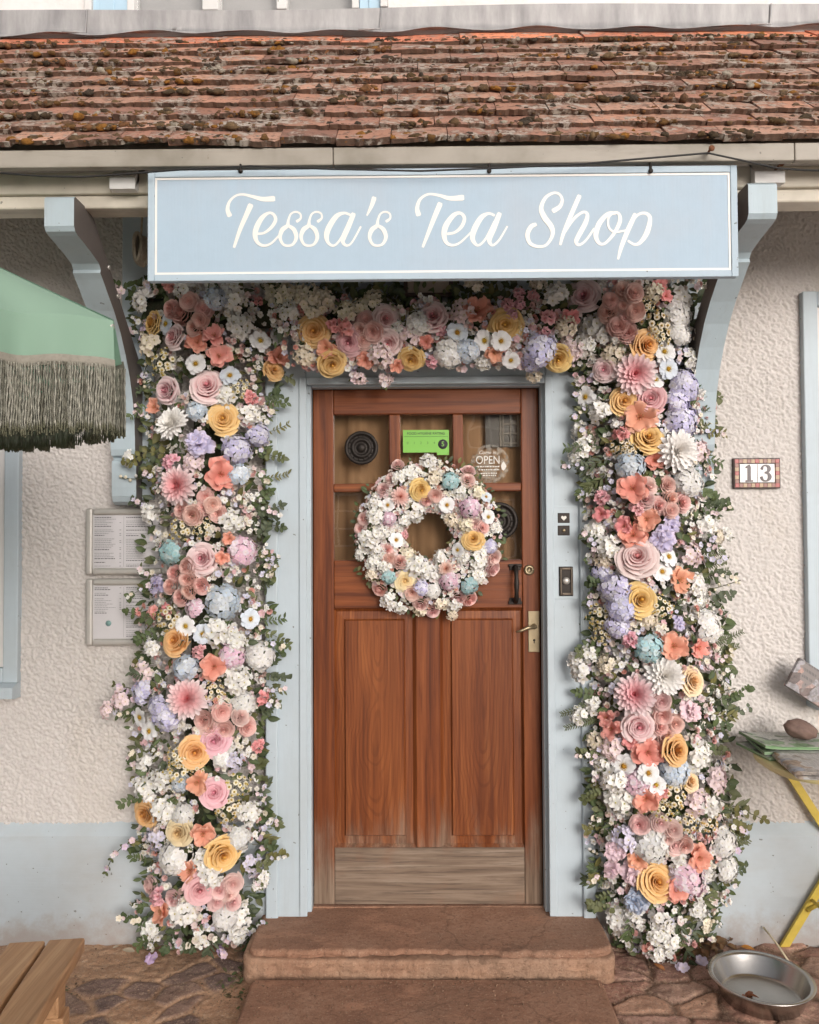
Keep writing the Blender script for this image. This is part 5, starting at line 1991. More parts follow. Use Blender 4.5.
    SP = [
        ([(245, 515, -.10), (262, 512, -.11), (280, 506, -.10)], 'round'), ([(248, 525, -.10), (266, 524, -.11), (281, 527, -.09)], 'round'), ([(250, 508, -.1), (262, 498, -.11), (270, 492, -.1)], 'round'),
        ([(255, 450, -.10), (270, 455, -.11), (282, 458, -.1)], 'round'), ([(250, 560, -.09), (263, 555, -.1), (272, 560, -.1)], 'round'), ([(240, 600, -.11), (255, 603, -.12), (262, 612, -.11)], 'round'),
        ([(170, 455, -.12), (150, 452, -.12), (135, 458, -.1)], 'round'), ([(165, 460, -.12), (150, 468, -.12), (142, 474, -.1)], 'round'), ([(160, 476, -.09), (140, 479, -.1), (122, 478, -.1)], 'buds'),
        ([(165, 615, -.12), (148, 618, -.13), (128, 612, -.12)], 'round'), ([(160, 630, -.12), (148, 636, -.13), (138, 640, -.12)], 'round'), ([(165, 690, -.1), (140, 690, -.12), (113, 684, -.11)], 'bloom'),
        ([(150, 700, -.1), (128, 700, -.12), (105, 712, -.11)], 'bloom'), ([(160, 836, -.1), (135, 840, -.12), (115, 854, -.11), (106, 872, -.11)], 'bloom'), ([(240, 830, -.09), (258, 836, -.1), (268, 840, -.1)], 'long'),
        ([(245, 815, -.09), (260, 826, -.1), (266, 850, -.1)], 'bloom'), ([(240, 868, -.1), (256, 874, -.1), (265, 884, -.1)], 'bloom'), ([(235, 890, -.1), (246, 897, -.11), (252, 910, -.1)], 'round'),
        ([(175, 925, -.12), (170, 940, -.13), (165, 950, -.13)], 'round'), ([(195, 905, -.14), (196, 925, -.15), (192, 948, -.14)], 'round'), ([(225, 930, -.1), (226, 942, -.12), (222, 955, -.12)], 'bloom'), ([(205, 915, -.13), (212, 935, -.14), (210, 950, -.13)], 'long'),
        ([(150, 300, -.12), (130, 290, -.13), (114, 285, -.12)], 'round'), ([(150, 310, -.12), (145, 325, -.12), (140, 340, -.1)], 'bloom'), ([(160, 345, -.1), (145, 370, -.11), (143, 390, -.1)], 'buds'),
        ([(165, 300, -.15), (158, 290, -.15), (150, 280, -.14)], 'round'),
        ([(605, 430, -.11), (590, 440, -.12), (578, 455, -.11)], 'round'), ([(612, 455, -.13), (598, 462, -.14), (584, 468, -.13)], 'long'), ([(610, 470, -.13), (600, 480, -.13), (590, 486, -.12)], 'long'), ([(605, 478, -.1), (588, 485, -.11), (580, 495, -.1)], 'round'),
        ([(690, 430, -.1), (703, 425, -.11), (712, 432, -.1)], 'round'), ([(690, 500, -.1), (702, 505, -.11), (714, 502, -.1)], 'long'), ([(690, 512, -.1), (702, 518, -.11), (712, 514, -.1)], 'long'), ([(695, 535, -.1), (715, 533, -.11), (735, 538, -.1)], 'buds'),
        ([(690, 560, -.09), (708, 565, -.1), (724, 562, -.09)], 'fern'), ([(692, 572, -.09), (710, 576, -.1), (728, 570, -.09)], 'fern'), ([(695, 550, -.09), (710, 553, -.1), (724, 552, -.1)], 'fern'), ([(695, 590, -.1), (715, 588, -.11), (741, 580, -.1)], 'buds'),
        ([(700, 610, -.1), (718, 600, -.11), (731, 594, -.1)], 'round'), ([(705, 640, -.1), (722, 640, -.11), (742, 632, -.1)], 'fern'), ([(705, 652, -.1), (722, 650, -.11), (738, 646, -.1)], 'fern'), ([(700, 690, -.1), (718, 692, -.11), (736, 688, -.1)], 'buds'),
        ([(698, 700, -.1), (714, 706, -.11), (728, 702, -.1)], 'round'), ([(698, 712, -.1), (715, 716, -.11), (732, 715, -.1)], 'long'), ([(698, 722, -.1), (710, 728, -.11), (727, 726, -.1)], 'round'), ([(705, 750, -.1), (716, 750, -.11), (726, 752, -.1)], 'round'),
        ([(605, 660, -.1), (592, 658, -.11), (576, 660, -.1)], 'buds'), ([(605, 650, -.1), (590, 645, -.12), (580, 650, -.1)], 'round'), ([(602, 705, -.1), (585, 708, -.11), (562, 714, -.1)], 'fern'), ([(600, 715, -.1), (585, 722, -.11), (566, 728, -.1)], 'fern'),
        ([(602, 695, -.1), (590, 694, -.11), (578, 692, -.1)], 'round'), ([(605, 780, -.1), (596, 785, -.11), (592, 795, -.1)], 'round'), ([(605, 800, -.1), (598, 812, -.11), (600, 828, -.1)], 'round'), ([(618, 815, -.13), (612, 825, -.13), (614, 838, -.13)], 'long'),
        ([(700, 812, -.1), (720, 812, -.11), (745, 812, -.11), (764, 820, -.1)], 'round'), ([(705, 815, -.1), (725, 808, -.11), (740, 806, -.1)], 'long'), ([(705, 830, -.1), (725, 840, -.11), (742, 850, -.1)], 'bloom'), ([(705, 860, -.1), (722, 876, -.11), (738, 884, -.1)], 'bloom'),
        ([(610, 850, -.1), (598, 852, -.11), (591, 850, -.1)], 'buds'), ([(612, 880, -.1), (600, 882, -.11), (588, 880, -.1)], 'long'), ([(620, 900, -.1), (608, 902, -.11), (594, 908, -.1)], 'round'), ([(612, 868, -.1), (605, 870, -.1), (594, 868, -.1)], 'long'),
        ([(690, 890, -.12), (700, 900, -.14), (712, 896, -.13)], 'long'), ([(655, 900, -.15), (650, 930, -.17), (648, 945, -.17)], 'round'), ([(675, 900, -.15), (680, 930, -.17), (690, 960, -.17)], 'long'), ([(700, 905, -.1), (712, 915, -.12), (722, 928, -.11)], 'buds'),
        ([(640, 905, -.15), (632, 920, -.16), (628, 935, -.16)], 'long'), ([(668, 905, -.15), (665, 930, -.17), (670, 955, -.17)], 'bloom'), ([(690, 320, -.1), (704, 326, -.12), (714, 327, -.11)], 'bloom'), ([(692, 360, -.1), (700, 368, -.12), (705, 374, -.11)], 'bloom'),
        ([(598, 385, -.1), (588, 378, -.12), (578, 388, -.11)], 'bloom'), ([(610, 375, -.12), (598, 380, -.12), (590, 372, -.12)], 'round'), ([(385, 345, -.13), (388, 365, -.14), (384, 388, -.13)], 'bloom'), ([(360, 355, -.13), (356, 368, -.14), (352, 380, -.13)], 'bloom'),
        ([(440, 345, -.15), (452, 320, -.17), (470, 300, -.16)], 'long'), ([(400, 320, -.12), (395, 300, -.13), (380, 292, -.12)], 'long'), ([(500, 300, -.12), (490, 285, -.13), (484, 280, -.12)], 'long'), ([(535, 325, -.14), (528, 310, -.15), (524, 295, -.14)], 'buds'),
    ]
    for pts, st in SP:
        sprig(pts, st)

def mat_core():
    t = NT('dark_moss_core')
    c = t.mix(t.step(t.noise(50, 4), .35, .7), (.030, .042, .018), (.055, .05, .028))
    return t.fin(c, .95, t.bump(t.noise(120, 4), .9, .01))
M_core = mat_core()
build_arch()

def build_wreath():
    rd = random.Random(9)
    yb = .03
    c = P(428.5, 535.5, yb - .05)
    t = thing('flower_wreath', 'round wreath of small pastel flowers hung on the wooden door', 'wreath', (c.x, yb, c.z - .25))
    sc_ = (3.0 - .03) / F
    RM = 50 * sc_
    lf = FB()
    fl = FB()
    taken = []
    for (px, py, code, r) in parse(WREATH):
        dx, dz = (px - 428.5) * sc_, -(py - 535.5) * sc_
        rad = math.hypot(dx, dz)
        q = max(-1, min(1, (rad - RM) / (24 * sc_)))
        y = yb - .030 - .045 * math.sqrt(max(0, 1 - q * q * .85)) + rd.uniform(-.008, .006)
        n = Vector((dx / rad * q * .8, -1, dz / rad * q * .8))
        put_flower(code, P(px, py, y), n.normalized(), r * sc_ * (1.08 if code[0] in 'WB' else .90), t, rd)
        taken.append((px, py, r))
    for _ in range(1900):
        a = rd.uniform(0, 6.283)
        rr = rd.uniform(23, 73)
        px, py = 428.5 + rr * math.cos(a), 535.5 + rr * math.sin(a) * 1.04
        if all((px - x) ** 2 + (py - y) ** 2 > (r * .78) ** 2 for x, y, r in taken):
            q = (rr - 50) / 24
            y = yb - .030 - .04 * math.sqrt(max(0, 1 - min(1, q * q) * .9))
            n = Vector((math.cos(a) * q + rd.uniform(-.5, .5), -1, -math.sin(a) * q + rd.uniform(-.5, .5))).normalized()
            filler_bloom(fl, P(px, py, y), n, rd.uniform(.006, .010), rd)
    for _ in range(1500):
        a = rd.uniform(0, 6.283)
        rr = rd.gauss(51, 18)
        if not 25 < rr < 77:
            continue
        q = (rr - 50) / 24
        y = yb - .012 - .045 * math.sqrt(max(0, 1 - min(1, q * q) * .9)) * rd.random()
        d = Vector((math.cos(a) * q * 1.2 + rd.gauss(0, .7), rd.uniform(-.6, .1), -math.sin(a) * q * 1.2 + rd.gauss(0, .7)))
        if d.length < .1:
            continue
        ln = rd.uniform(.014, .030)
        leaf(lf, P(428.5 + rr * math.cos(a), 535.5 + rr * math.sin(a) * 1.03, y), d, Vector((rd.uniform(-.3, .3), -1, .2)), ln, ln * rd.uniform(.2, .36), rd)
    o = link('filler_blossom', fl.mesh('filler_blossom', M_petal), None, t)
    o['kind'] = 'stuff'
    o = link('foliage', lf.mesh('foliage', M_leaf), None, t)
    o['kind'] = 'stuff'
    g = MB()
    g.tube([c + Vector((math.cos(k / 30 * 2 * math.pi) * RM, .022, math.sin(k / 30 * 2 * math.pi) * RM * 1.03)) for k in range(31)], .022, 8, 0, False)
    g.build('wreath_ring', M_core, t)
build_wreath()

# ------------------------------------------------------------------ menus, number, bell, cards
def text_mesh(body, size, pos, parent, mat, name='lettering', align='CENTER', ext=.0006, shear=0.0, xs=1.0):
    cu = bpy.data.curves.new('txt', 'FONT')
    cu.body = body
    cu.size = size
    cu.align_x = align
    cu.align_y = 'CENTER'
    cu.extrude = ext
    cu.shear = shear
    tmp = bpy.data.objects.new('txt', cu)
    C.objects.link(tmp)
    dg = bpy.context.evaluated_depsgraph_get()
    me = bpy.data.meshes.new_from_object(tmp.evaluated_get(dg))
    bpy.data.objects.remove(tmp)
    R_ = Matrix.Rotation(math.radians(90), 4, 'X')
    me.transform(Matrix.Translation(pos) @ R_ @ Matrix.Diagonal((xs, 1, 1, 1)))
    me.name = name
    me.materials.clear()
    return link(name, me, mat, parent)

def menu(px0, py0, px1, py1, lab, seed, logo):
    rd = random.Random(seed)
    y = -.032
    x0, x1, z0, z1 = rect(px0, py0, px1, py1, y)
    t = thing('menu_case', lab, 'menu case', ((x0 + x1) / 2, 0, z0), 'menu cases beside the door')
    w = .026
    mb = MB()
    for a, b, c, d, e in ((x0, x0 + w, z0, z1, 0), (x1 - w, x1, z0, z1, 0), (x0 + w + .0004, x1 - w - .0004, z0, z0 + w, .0006), (x0 + w + .0004, x1 - w - .0004, z1 - w, z1, .0006)):
        mb.box(a, b, y + e, -.004, c, d, .009, seg=4)
    mb.build('frame', M_silver, t)
    p = MB()
    p.box(x0 + w * .6, x1 - w * .6, y + .010, y + .012, z0 + w * .6, z1 - w * .6, 0)
    p.build('menu_sheet', M_paper, t)
    k = MB()
    yy = y + .0092
    ix0, ix1, iz0, iz1 = x0 + w + .006, x1 - w - .008, z0 + w + .008, z1 - w - .008
    mid = ix0 + (ix1 - ix0) * .46
    for a, b in ((ix0, mid - .012), (mid + .006, ix1)):
        z = iz1
        first = True
        while z > iz0:
            if logo and a == ix0 and z < iz0 + (iz1 - iz0) * .42:
                break
            gap = rd.choice((.0066, .0066, .0066, .0066, .0140))
            x = a
            head = first or gap > .01
            first = False
            end = a + (b - a) * rd.uniform(.35, .8)
            while x < end:
                l = rd.uniform(.003, .011)
                k.box(x, min(x + l, end), yy, yy + .0006, z - (.0024 if head else .0014), z, 0, 1 if not head else 0)
                x += l + .0018
            if rd.random() < .45:
                k.box(b - .007, b - .001, yy, yy + .0006, z - .0019, z, 0, 1)
            z -= gap
    k.build('print', [M_black_ink, M_grey_ink], t)
    ln = MB()
    ln.box(mid - .0035, mid - .0028, yy + .0002, yy + .0007, iz0 - .003, iz1 + .002, 0)
    ln.build('fold_line', M_grey_ink, t)
    if logo:
        lg = MB()
        c = Vector(((ix0 + mid) / 2 - .004, yy, iz0 + (iz1 - iz0) * .27))
        lg.lathe([(.011, 0), (.011, .0006), (.001, .0006)], c, 20, 0, 'Y')
        lg.build('emblem', NT('teal_print').fin((.22, .36, .34), .6), t)
    g = MB()
    g.bm.faces.new([g.bm.verts.new(q) for q in ((x0 + w * .7, y + .007, z0 + w * .7), (x1 - w * .7, y + .007, z0 + w * .7), (x1 - w * .7, y + .007, z1 - w * .7), (x0 + w * .7, y + .007, z1 - w * .7))])
    g.build('glazing', M_winglass, t)
menu(85, 508, 168, 575, 'upper silver framed menu case on the cream wall left of the flower arch', 3, False)
menu(85, 578.5, 168, 646, 'lower silver framed menu case with a small round emblem, left of the flower arch', 4, True)

def build_number():
    y = -.016
    x0, x1, z0, z1 = rect(733.5, 458, 780.5, 488.5, y)
    t = thing('house_number_plaque', 'small tiled plaque reading 13 with a red and ochre border on the cream wall', 'house number', ((x0 + x1) / 2, 0, z0))
    mb = MB()
    mb.box(x0, x1, y, .0, z0, z1, .002)
    mb.build('backing', simple('dark_brown_rim', (.055, .03, .024), .5), t)
    f = MB()
    e, b = .0045, .020
    cols = 9
    def cellbox(a, c, d, e_, mi):
        f.box(a, c, y - .003, y - .0004, d, e_, .0008, mi)
    xs = [x0 + e + (x1 - x0 - 2 * e) * i / 11 for i in range(12)]
    zs = [z0 + e + (z1 - z0 - 2 * e) * i / 7 for i in range(8)]
    for i in range(11):
        for j in range(7):
            if 0 < i < 10 and 0 < j < 6:
                continue
            mi = 2 if (i % 5 == 0 and j % 3 == 0) else (1 if (i + j) % 2 == 1 else 0)
            cellbox(xs[i] + .0003, xs[i + 1] - .0003, zs[j] + .0003, zs[j + 1] - .0003, mi)
    f.build('tile_border', [simple('ochre_glaze', (.42, .27, .15), .35), simple('brown_glaze', (.25, .10, .07), .35), simple('red_glaze', (.40, .075, .065), .35)], t)
    p = MB()
    xm = (x0 + x1) / 2
    p.box(xs[1] + .003, xm - .0006, y - .003, y - .0004, zs[1] + .003, zs[6] - .003, .001)
    p.box(xm + .0006, xs[10] - .003, y - .003, y - .0004, zs[1] + .003, zs[6] - .003, .001)
    p.build('number_tile', simple('white_glaze', (.74, .70, .68), .25, 0, .05), t)
    # slab-serif figures drawn as strokes
    h = (zs[6] - zs[1]) * .86
    zc = (zs[6] + zs[1]) / 2
    ink = simple('dark_plum_glaze', (.045, .022, .026), .35)
    d = MB()
    c1 = xm - (xs[10] - xs[1]) * .235
    c3 = xm + (xs[10] - xs[1]) * .235
    def st(cx, pts):
        ribbon(d.bm, pts, lambda q: Vector((cx + q[0] * h, 0, zc + q[1] * h)), y - .0042 - .0003 * st.k, y - .0029)
        st.k += 1
    st.k = 0
    st(c1, [(.02, .36, .20), (.02, 0, .20), (.02, -.38, .20)])
    st(c1, [(-.17, -.45, .11), (0, -.45, .11), (.21, -.45, .11)])
    st(c1, [(-.16, .33, .09), (-.06, .38, .13), (.04, .44, .13)])
    d.build('figure', ink, t, False)
    d = MB()
    st(c3, [(-.24, .25, .17), (-.16, .40, .10), (.0, .44, .10), (.15, .36, .17), (.18, .22, .19), (.10, .08, .13), (-.04, .03, .10)])
    st(c3, [(-.04, .03, .10), (.12, -.02, .13), (.21, -.18, .20), (.17, -.34, .17), (.0, -.45, .10), (-.18, -.40, .11), (-.27, -.24, .17)])
    d.build('figure', ink, t, False)
build_number()

def build_bell():
    yF = -.0545
    x0, x1, z0, z1 = rect(559, 566.5, 573, 596, yF)
    t = thing('doorbell', 'dark metal doorbell plate with a round push on the pale blue door frame', 'doorbell', ((x0 + x1) / 2, yF, z0))
    mb = MB()
    mb.box(x0, x1, yF - .005, yF - .0002, z0, z1, .002)
    mb.build('plate', M_iron, t)
    m = MB()
    for a, b, c, d in ((x0 + .003, x0 + .009, z0 + .004, z1 - .004), (x1 - .009, x1 - .003, z0 + .004, z1 - .004), (x0 + .0095, x1 - .0095, z1 - .012, z1 - .004), (x0 + .0095, x1 - .0095, z0 + .004, z0 + .012)):
        m.box(a, b, yF - .010, yF - .0052, c, d, .002)
    m.build('rim', simple('bronze', (.14, .11, .085), .4, .8), t)
    b = MB()
    c = P(566, 581, yF - .005)
    b.lathe([(.014, 0), (.014, .004), (.011, .009), (.004, .012), (.001, .012)], c, 20, 0, 'Y')
    b.build('push', M_silver, t)
    for (py, lab, h) in ((518, 'small dark plate with a white heart above the doorbell', True), (530.5, 'small dark plate with a pale button above the doorbell', False)):
        a0, a1, b0, b1 = rect(557.5, py - 5, 569.5, py + 5, -.05)
        q = thing('button_plate', lab, 'plate', ((a0 + a1) / 2, -.05, b0), 'small plates above the doorbell')
        mb = MB()
        mb.box(a0, a1, -.056, -.0502, b0, b1, .002)
        mb.build('plate', M_iron, q)
        k = MB()
        cc = Vector(((a0 + a1) / 2, -.0562, (b0 + b1) / 2))
        if h:
            pts = []
            for i in range(28):
                th = 2 * math.pi * i / 28
                pts.append((cc.x + 16 * math.sin(th) ** 3 * .00062, cc.z + (13 * math.cos(th) - 5 * math.cos(2 * th) - 2 * math.cos(3 * th) - math.cos(4 * th)) * .00062))
            k.prism(pts, -.0575, -.0561, 'Y')
            k.build('heart', M_white_sticker, q)
        else:
            k.lathe([(.006, 0), (.006, .002), (.004, .004), (.001, .004)], cc, 14, 0, 'Y')
            k.build('button', M_brass, q)
build_bell()

def build_cards():
    y = .0515
    x0, x1, z0, z1 = rect(403, 430, 449, 452.5, y)
    t = thing('hygiene_card', 'bright green hygiene rating card with a black 5, behind the middle pane of the door', 'card', ((x0 + x1) / 2, y, z0))
    mb = MB()
    mb.box(x0, x1, y - .001, y - .0002, z0, z1, 0)
    mb.box(P(437, 455, y).x, x1 - .0008, y - .0009, y - .0002, P(440, 455, y).z, z0 - .0002, 0)
    mb.build('sheet', M_green_card, t)
    w, h = x1 - x0, z1 - z0
    text_mesh('FOOD HYGIENE RATING', .0145, Vector(((x0 + x1) / 2, y - .0013, z1 - h * .16)), t, M_black_ink, 'heading', xs=.90)
    ln = MB()
    ln.box(x0 + .004, x1 - .004, y - .0013, y - .0010, z1 - h * .30, z1 - h * .28, 0)
    ln.build('print', simple('dark_green_print', (.07, .20, .03), .5), t)
    for i in range(5):
        text_mesh(str(i), .013, Vector((x0 + w * (.10 + .145 * i), y - .0013, z0 + h * .42)), t, simple('dark_green_print', (.07, .20, .03), .5), 'numeral')
    d = MB()
    c = Vector((x1 - w * .135, y - .001, z0 + h * .36))
    d.lathe([(.0185, 0), (.0185, .0006), (.0005, .0006)], c, 28, 0, 'Y')
    d.build('score_disc', M_black_ink, t)
    text_mesh('5', .026, Vector((c.x, y - .0021, c.z)), t, M_green_card, 'score')
    # white lettering stuck on the glass
    y = .0512
    c = P(490, 464, y)
    t = thing('open_sticker', 'round frosted window sticker with the white word OPEN on the right door pane', 'sticker', (c.x, y, c.z - .08))
    R = 19.5 * 3.05 / F
    fr = NT('frosted_film')
    tr = fr.n('ShaderNodeBsdfTransparent')
    di = fr.n('ShaderNodeBsdfDiffuse')
    di.inputs[0].default_value = (.62, .58, .50, 1)
    mx = fr.n('ShaderNodeMixShader')
    fr.l(fr.math('MULTIPLY', fr.step(fr.noise(70, 3), .35, .75), .35), mx.inputs[0])
    fr.l(tr.outputs[0], mx.inputs[1])
    fr.l(di.outputs[0], mx.inputs[2])
    fr.l(mx.outputs[0], fr.out.inputs['Surface'])
    f = MB()
    f.lathe([(R, 0), (R, .0003), (.001, .0003)], c, 40, 0, 'Y')
    f.build('film', fr.m, t)
    text_mesh('OPEN', .044, Vector((c.x - .008, y - .0012, c.z + .014)), t, M_white_sticker, 'lettering', ext=.0004, xs=.82)
    text_mesh('Come in', .019, Vector((c.x - .010, y - .0012, c.z + .044)), t, M_white_sticker, 'lettering', ext=.0004, shear=.25)
    rd = random.Random(2)
    k = MB()
    for j, zz in enumerate((-.010, -.022, -.036, -.044)):
        x = c.x - .052 + .008 * j
        while x < c.x + .038 - .006 * j:
            l = rd.uniform(.003, .010)
            k.box(x, x + l, y - .0010, y - .0006, c.z + zz - .0022, c.z + zz + .0022, 0)
            x += l + .003
    k.build('small_print', M_white_sticker, t)
    lf = MB()
    lp = P(503.5, 466, y)
    pts = [(lp.x + a * .011, lp.z + b * .016) for a, b in ((0, 1.2), (.6, .5), (1, -.1), (.5, -.8), (0, -1.1), (-.6, -.8), (-.9, 0), (-.55, .6))]
    lf.prism(pts, y - .0012, y - .0006, 'Y')
    lf.build('leaf_motif', M_white_sticker, t)
build_cards()

def build_lantern():
    y0, y1 = -.19, -.06
    x0, x1, z0, z1 = rect(404, 262, 452, 302, -.12)
    t = thing('wall_lantern', 'dark framed box lantern above the door, half hidden by the shop sign', 'lantern', ((x0 + x1) / 2, -.05, z0))
    mb = MB()
    e = .014
    for a in (x0, x1 - e):
        for b in (y0, y1 - e):
            mb.box(a, a + e, b, b + e, z0, z1, .002)
    for z in (z0, z0 + .062, z1 - e):
        mb.box(x0 + e + .0005, x1 - e - .0005, y0 + .001, y0 + e, z, z + e, .002)
        mb.box(x0 + e + .0005, x1 - e - .0005, y1 - e, y1 - .001, z, z + e, .002)
        for a in (x0, x1 - e):
            mb.box(a + .001, a + e - .001, y0 + e + .0005, y1 - e - .0005, z, z + e, .002)
    mb.box(x0 - .01, x1 + .01, y0 - .01, -.055, z1 + .0005, z1 + .02, .003)
    mb.box((x0 + x1) / 2 - .03, (x0 + x1) / 2 + .03, -.0545, -.0515, z0 + .04, z1, .002)
    mb.build('frame', simple('dark_brown_lantern_frame', (.06, .035, .025), .6), t)
    g = MB()
    g.box(x0 + e, x1 - e, y0 + .005, y0 + .008, z0 + e + .001, z0 + .061, 0)
    g.build('pane', simple('milky_lantern_pane', (.36, .29, .24), .3, 0, .2), t)
build_lantern()

def build_coil():
    c = P(141, 250, -.22)
    t = MB()
    for k in range(7):
        y = c.y - .035 + .010 * k
        pts = [(c.x + .012 * math.cos(a) * (1 + .1 * math.sin(k)), y + .006 * math.sin(a * 2), c.z + .048 * math.sin(a)) for a in [2 * math.pi * i / 24 for i in range(25)]]
        t.tube(pts, .0062, 6, 0, False)
    for k in range(4):
        pts = [(c.x + (.006 + .008 * k) * math.cos(a), c.y + .004 * k, c.z + (.042 + .003 * k) * math.sin(a)) for a in [2 * math.pi * i / 24 for i in range(25)]]
        t.tube(pts, .0055, 6, 0, False)
    t.tube([(c.x, c.y, c.z + .045), (c.x + .004, c.y, P(141, 215, -.22).z), (c.x + .004, c.y + .02, P(141, 205, -.22).z + .08)], .004, 6)
    o = t.build('rope_coil', simple('pale_rope', (.40, .35, .27), .9, 0, .4, 90))
    tag(o, 'coil of pale rope hanging beside the left end of the shop sign', 'rope')
build_coil()

# ------------------------------------------------------------------ parasol
def build_parasol():
    C1 = P(113, 321, -1.5)
    side = 1.3
    d1 = Vector((-.80, -.60, 0))
    d2 = Vector((-.60, .80, 0))
    hub = C1 + (d1 + d2) * side / 2
    hub.z = C1.z + .47
    NS = 4
    TILT = .07
    t = thing('parasol', 'mint green parasol with a deep grey fringe at the left of the doorway', 'parasol', (hub.x, hub.y, 0))
    def corner(k):
        k %= 4
        c = (C1, C1 + d1 * side, C1 + (d1 + d2) * side, C1 + d2 * side)[k].copy()
        if k > 1:
            c.z += TILT * side                           # tilted: the side towards the wall stands higher
        return c
    fb = FB()
    for k in range(NS):
        A, B = corner(k), corner(k + 1)
        def f(u, v):
            t_ = (u + 1) / 2
            e = A + (B - A) * t_
            p = hub + (e - hub) * v
            p.z = hub.z + (e.z - hub.z) * (v ** .94) + .10 * (v ** 3 - v ** 8) * (1 - u ** 4)
            p.z -= .012 * (1 - u * u) * v * v
            p.z += .003 * math.sin(t_ * 33) * v * v
            fold = .016 * math.sin(t_ * 30 + 2.2 * v) * v ** 3 * (1 - v * .3) + .009 * math.sin(t_ * 57 + 4 * v) * v ** 5
            oo = ((A + B) / 2 - hub)
            oo.z = 0
            p += oo.normalized() * fold * (1 - u ** 8)
            return p
        fb.grid(f, 90, 30, lambda u, v: (1, 1, 1))
    link('canopy', fb.mesh('canopy', M_canvas), None, t)
    vb = FB()
    fr = FB()
    br = FB()
    VH = .083
    rd = random.Random(4)
    strand_cols = [(.34, .325, .265), (.27, .26, .21), (.41, .39, .325), (.19, .18, .14), (.31, .30, .25)]
    for k in range(NS):
        A, B = corner(k), corner(k + 1)
        out = ((A + B) / 2 - hub)
        out.z = 0
        out.normalize()
        tan = (B - A).normalized()
        def edge_pt(t_):
            u = 2 * t_ - 1
            e = A + (B - A) * t_
            return Vector((e.x, e.y, e.z - .012 * (1 - u * u) + .003 * math.sin(t_ * 33)))
        def fv(u, v):
            t_ = (u + 1) / 2
            wav = .013 * math.sin(t_ * 37 + k) * v * (1 - abs(u) ** 6) + .006 * math.sin(t_ * 90 + k * 2) * v
            return edge_pt(t_) + out * (.001 + wav + .010 * v + (.0112 * math.sin(t_ * 30 + 2.2) + .009 * math.sin(t_ * 57 + 4)) * (1 - abs(u) ** 8) * (1 - v * .5)) + Vector((0, 0, -VH * v))
        vb.grid(fv, 110, 6, lambda u, v: (1, 1, 1))
        def fband(u, v):
            p = fv(u, .93 + .24 * v)
            return p + out * .004
        br.grid(fband, 110, 2, lambda u, v: (.33, .30, .25) if v < .9 else (.17, .15, .12))
        n = 330
        for layer in range(2):
            for i in range(n):
                t_ = (i + .5 * layer + .25) / n
                p = fv(2 * t_ - 1, 1.1) + out * (.0045 - .006 * layer)
                L = .128 + rd.uniform(-.009, .006)
                sw = .004 * math.sin(t_ * 19 + k * 3)
                col = rd.choice(strand_cols)
                b = len(fr.v)
                seg = 14
                for s in range(seg + 1):
                    v = s / seg
                    rr = .0017 * (1 + .35 * math.sin(s * 2.2 + i * .9))
                    q = p + Vector((0, 0, -L * v)) + out * sw * v + tan * .0014 * math.sin(v * 9 + i)
                    for m in range(4):
                        a = m * math.pi / 2 + v * 8
                        fr.v.append(tuple(q + (tan * math.cos(a) + out * math.sin(a)) * rr))
                        kk = .55 if v > .86 else (1.12 if (s + i) % 2 else .78)
                        fr.c.append(tuple(c * kk for c in col) if v <= .86 else (.15, .145, .095))
                for s in range(seg):
                    for m in range(4):
                        fr.f.append((b + s * 4 + m, b + s * 4 + (m + 1) % 4, b + (s + 1) * 4 + (m + 1) % 4, b + (s + 1) * 4 + m))
    link('valance', vb.mesh('valance', M_canvas), None, t)
    M_fr = mat_attr('fringe_cord', .95, .3, 120, .3, .1)
    link('braid', br.mesh('braid', M_fr), None, t)
    o = link('fringe', fr.mesh('fringe', M_fr), None, t)
    for k in range(NS):
        r = MB()
        c = corner(k)
        r.tube([hub + Vector((0, 0, -.03)), c + Vector((0, 0, -.012))], .006, 6)
        r.build('rib', M_silver, t)
    p = MB()
    p.tube([(hub.x, hub.y, .05), (hub.x, hub.y, hub.z + .02)], .019, 14)
    p.build('pole', M_cream, t)
    b = MB()
    b.lathe([(.21, 0), (.21, .03), (.19, .05), (.05, .06), (.03, .16), (.021, .16)], (hub.x, hub.y, 0), 32)
    b.build('base', M_iron, t)
    f = MB()
    f.ball((hub.x, hub.y, hub.z + .04), .03, 2)
    f.build('finial', M_cream, t)
build_parasol()

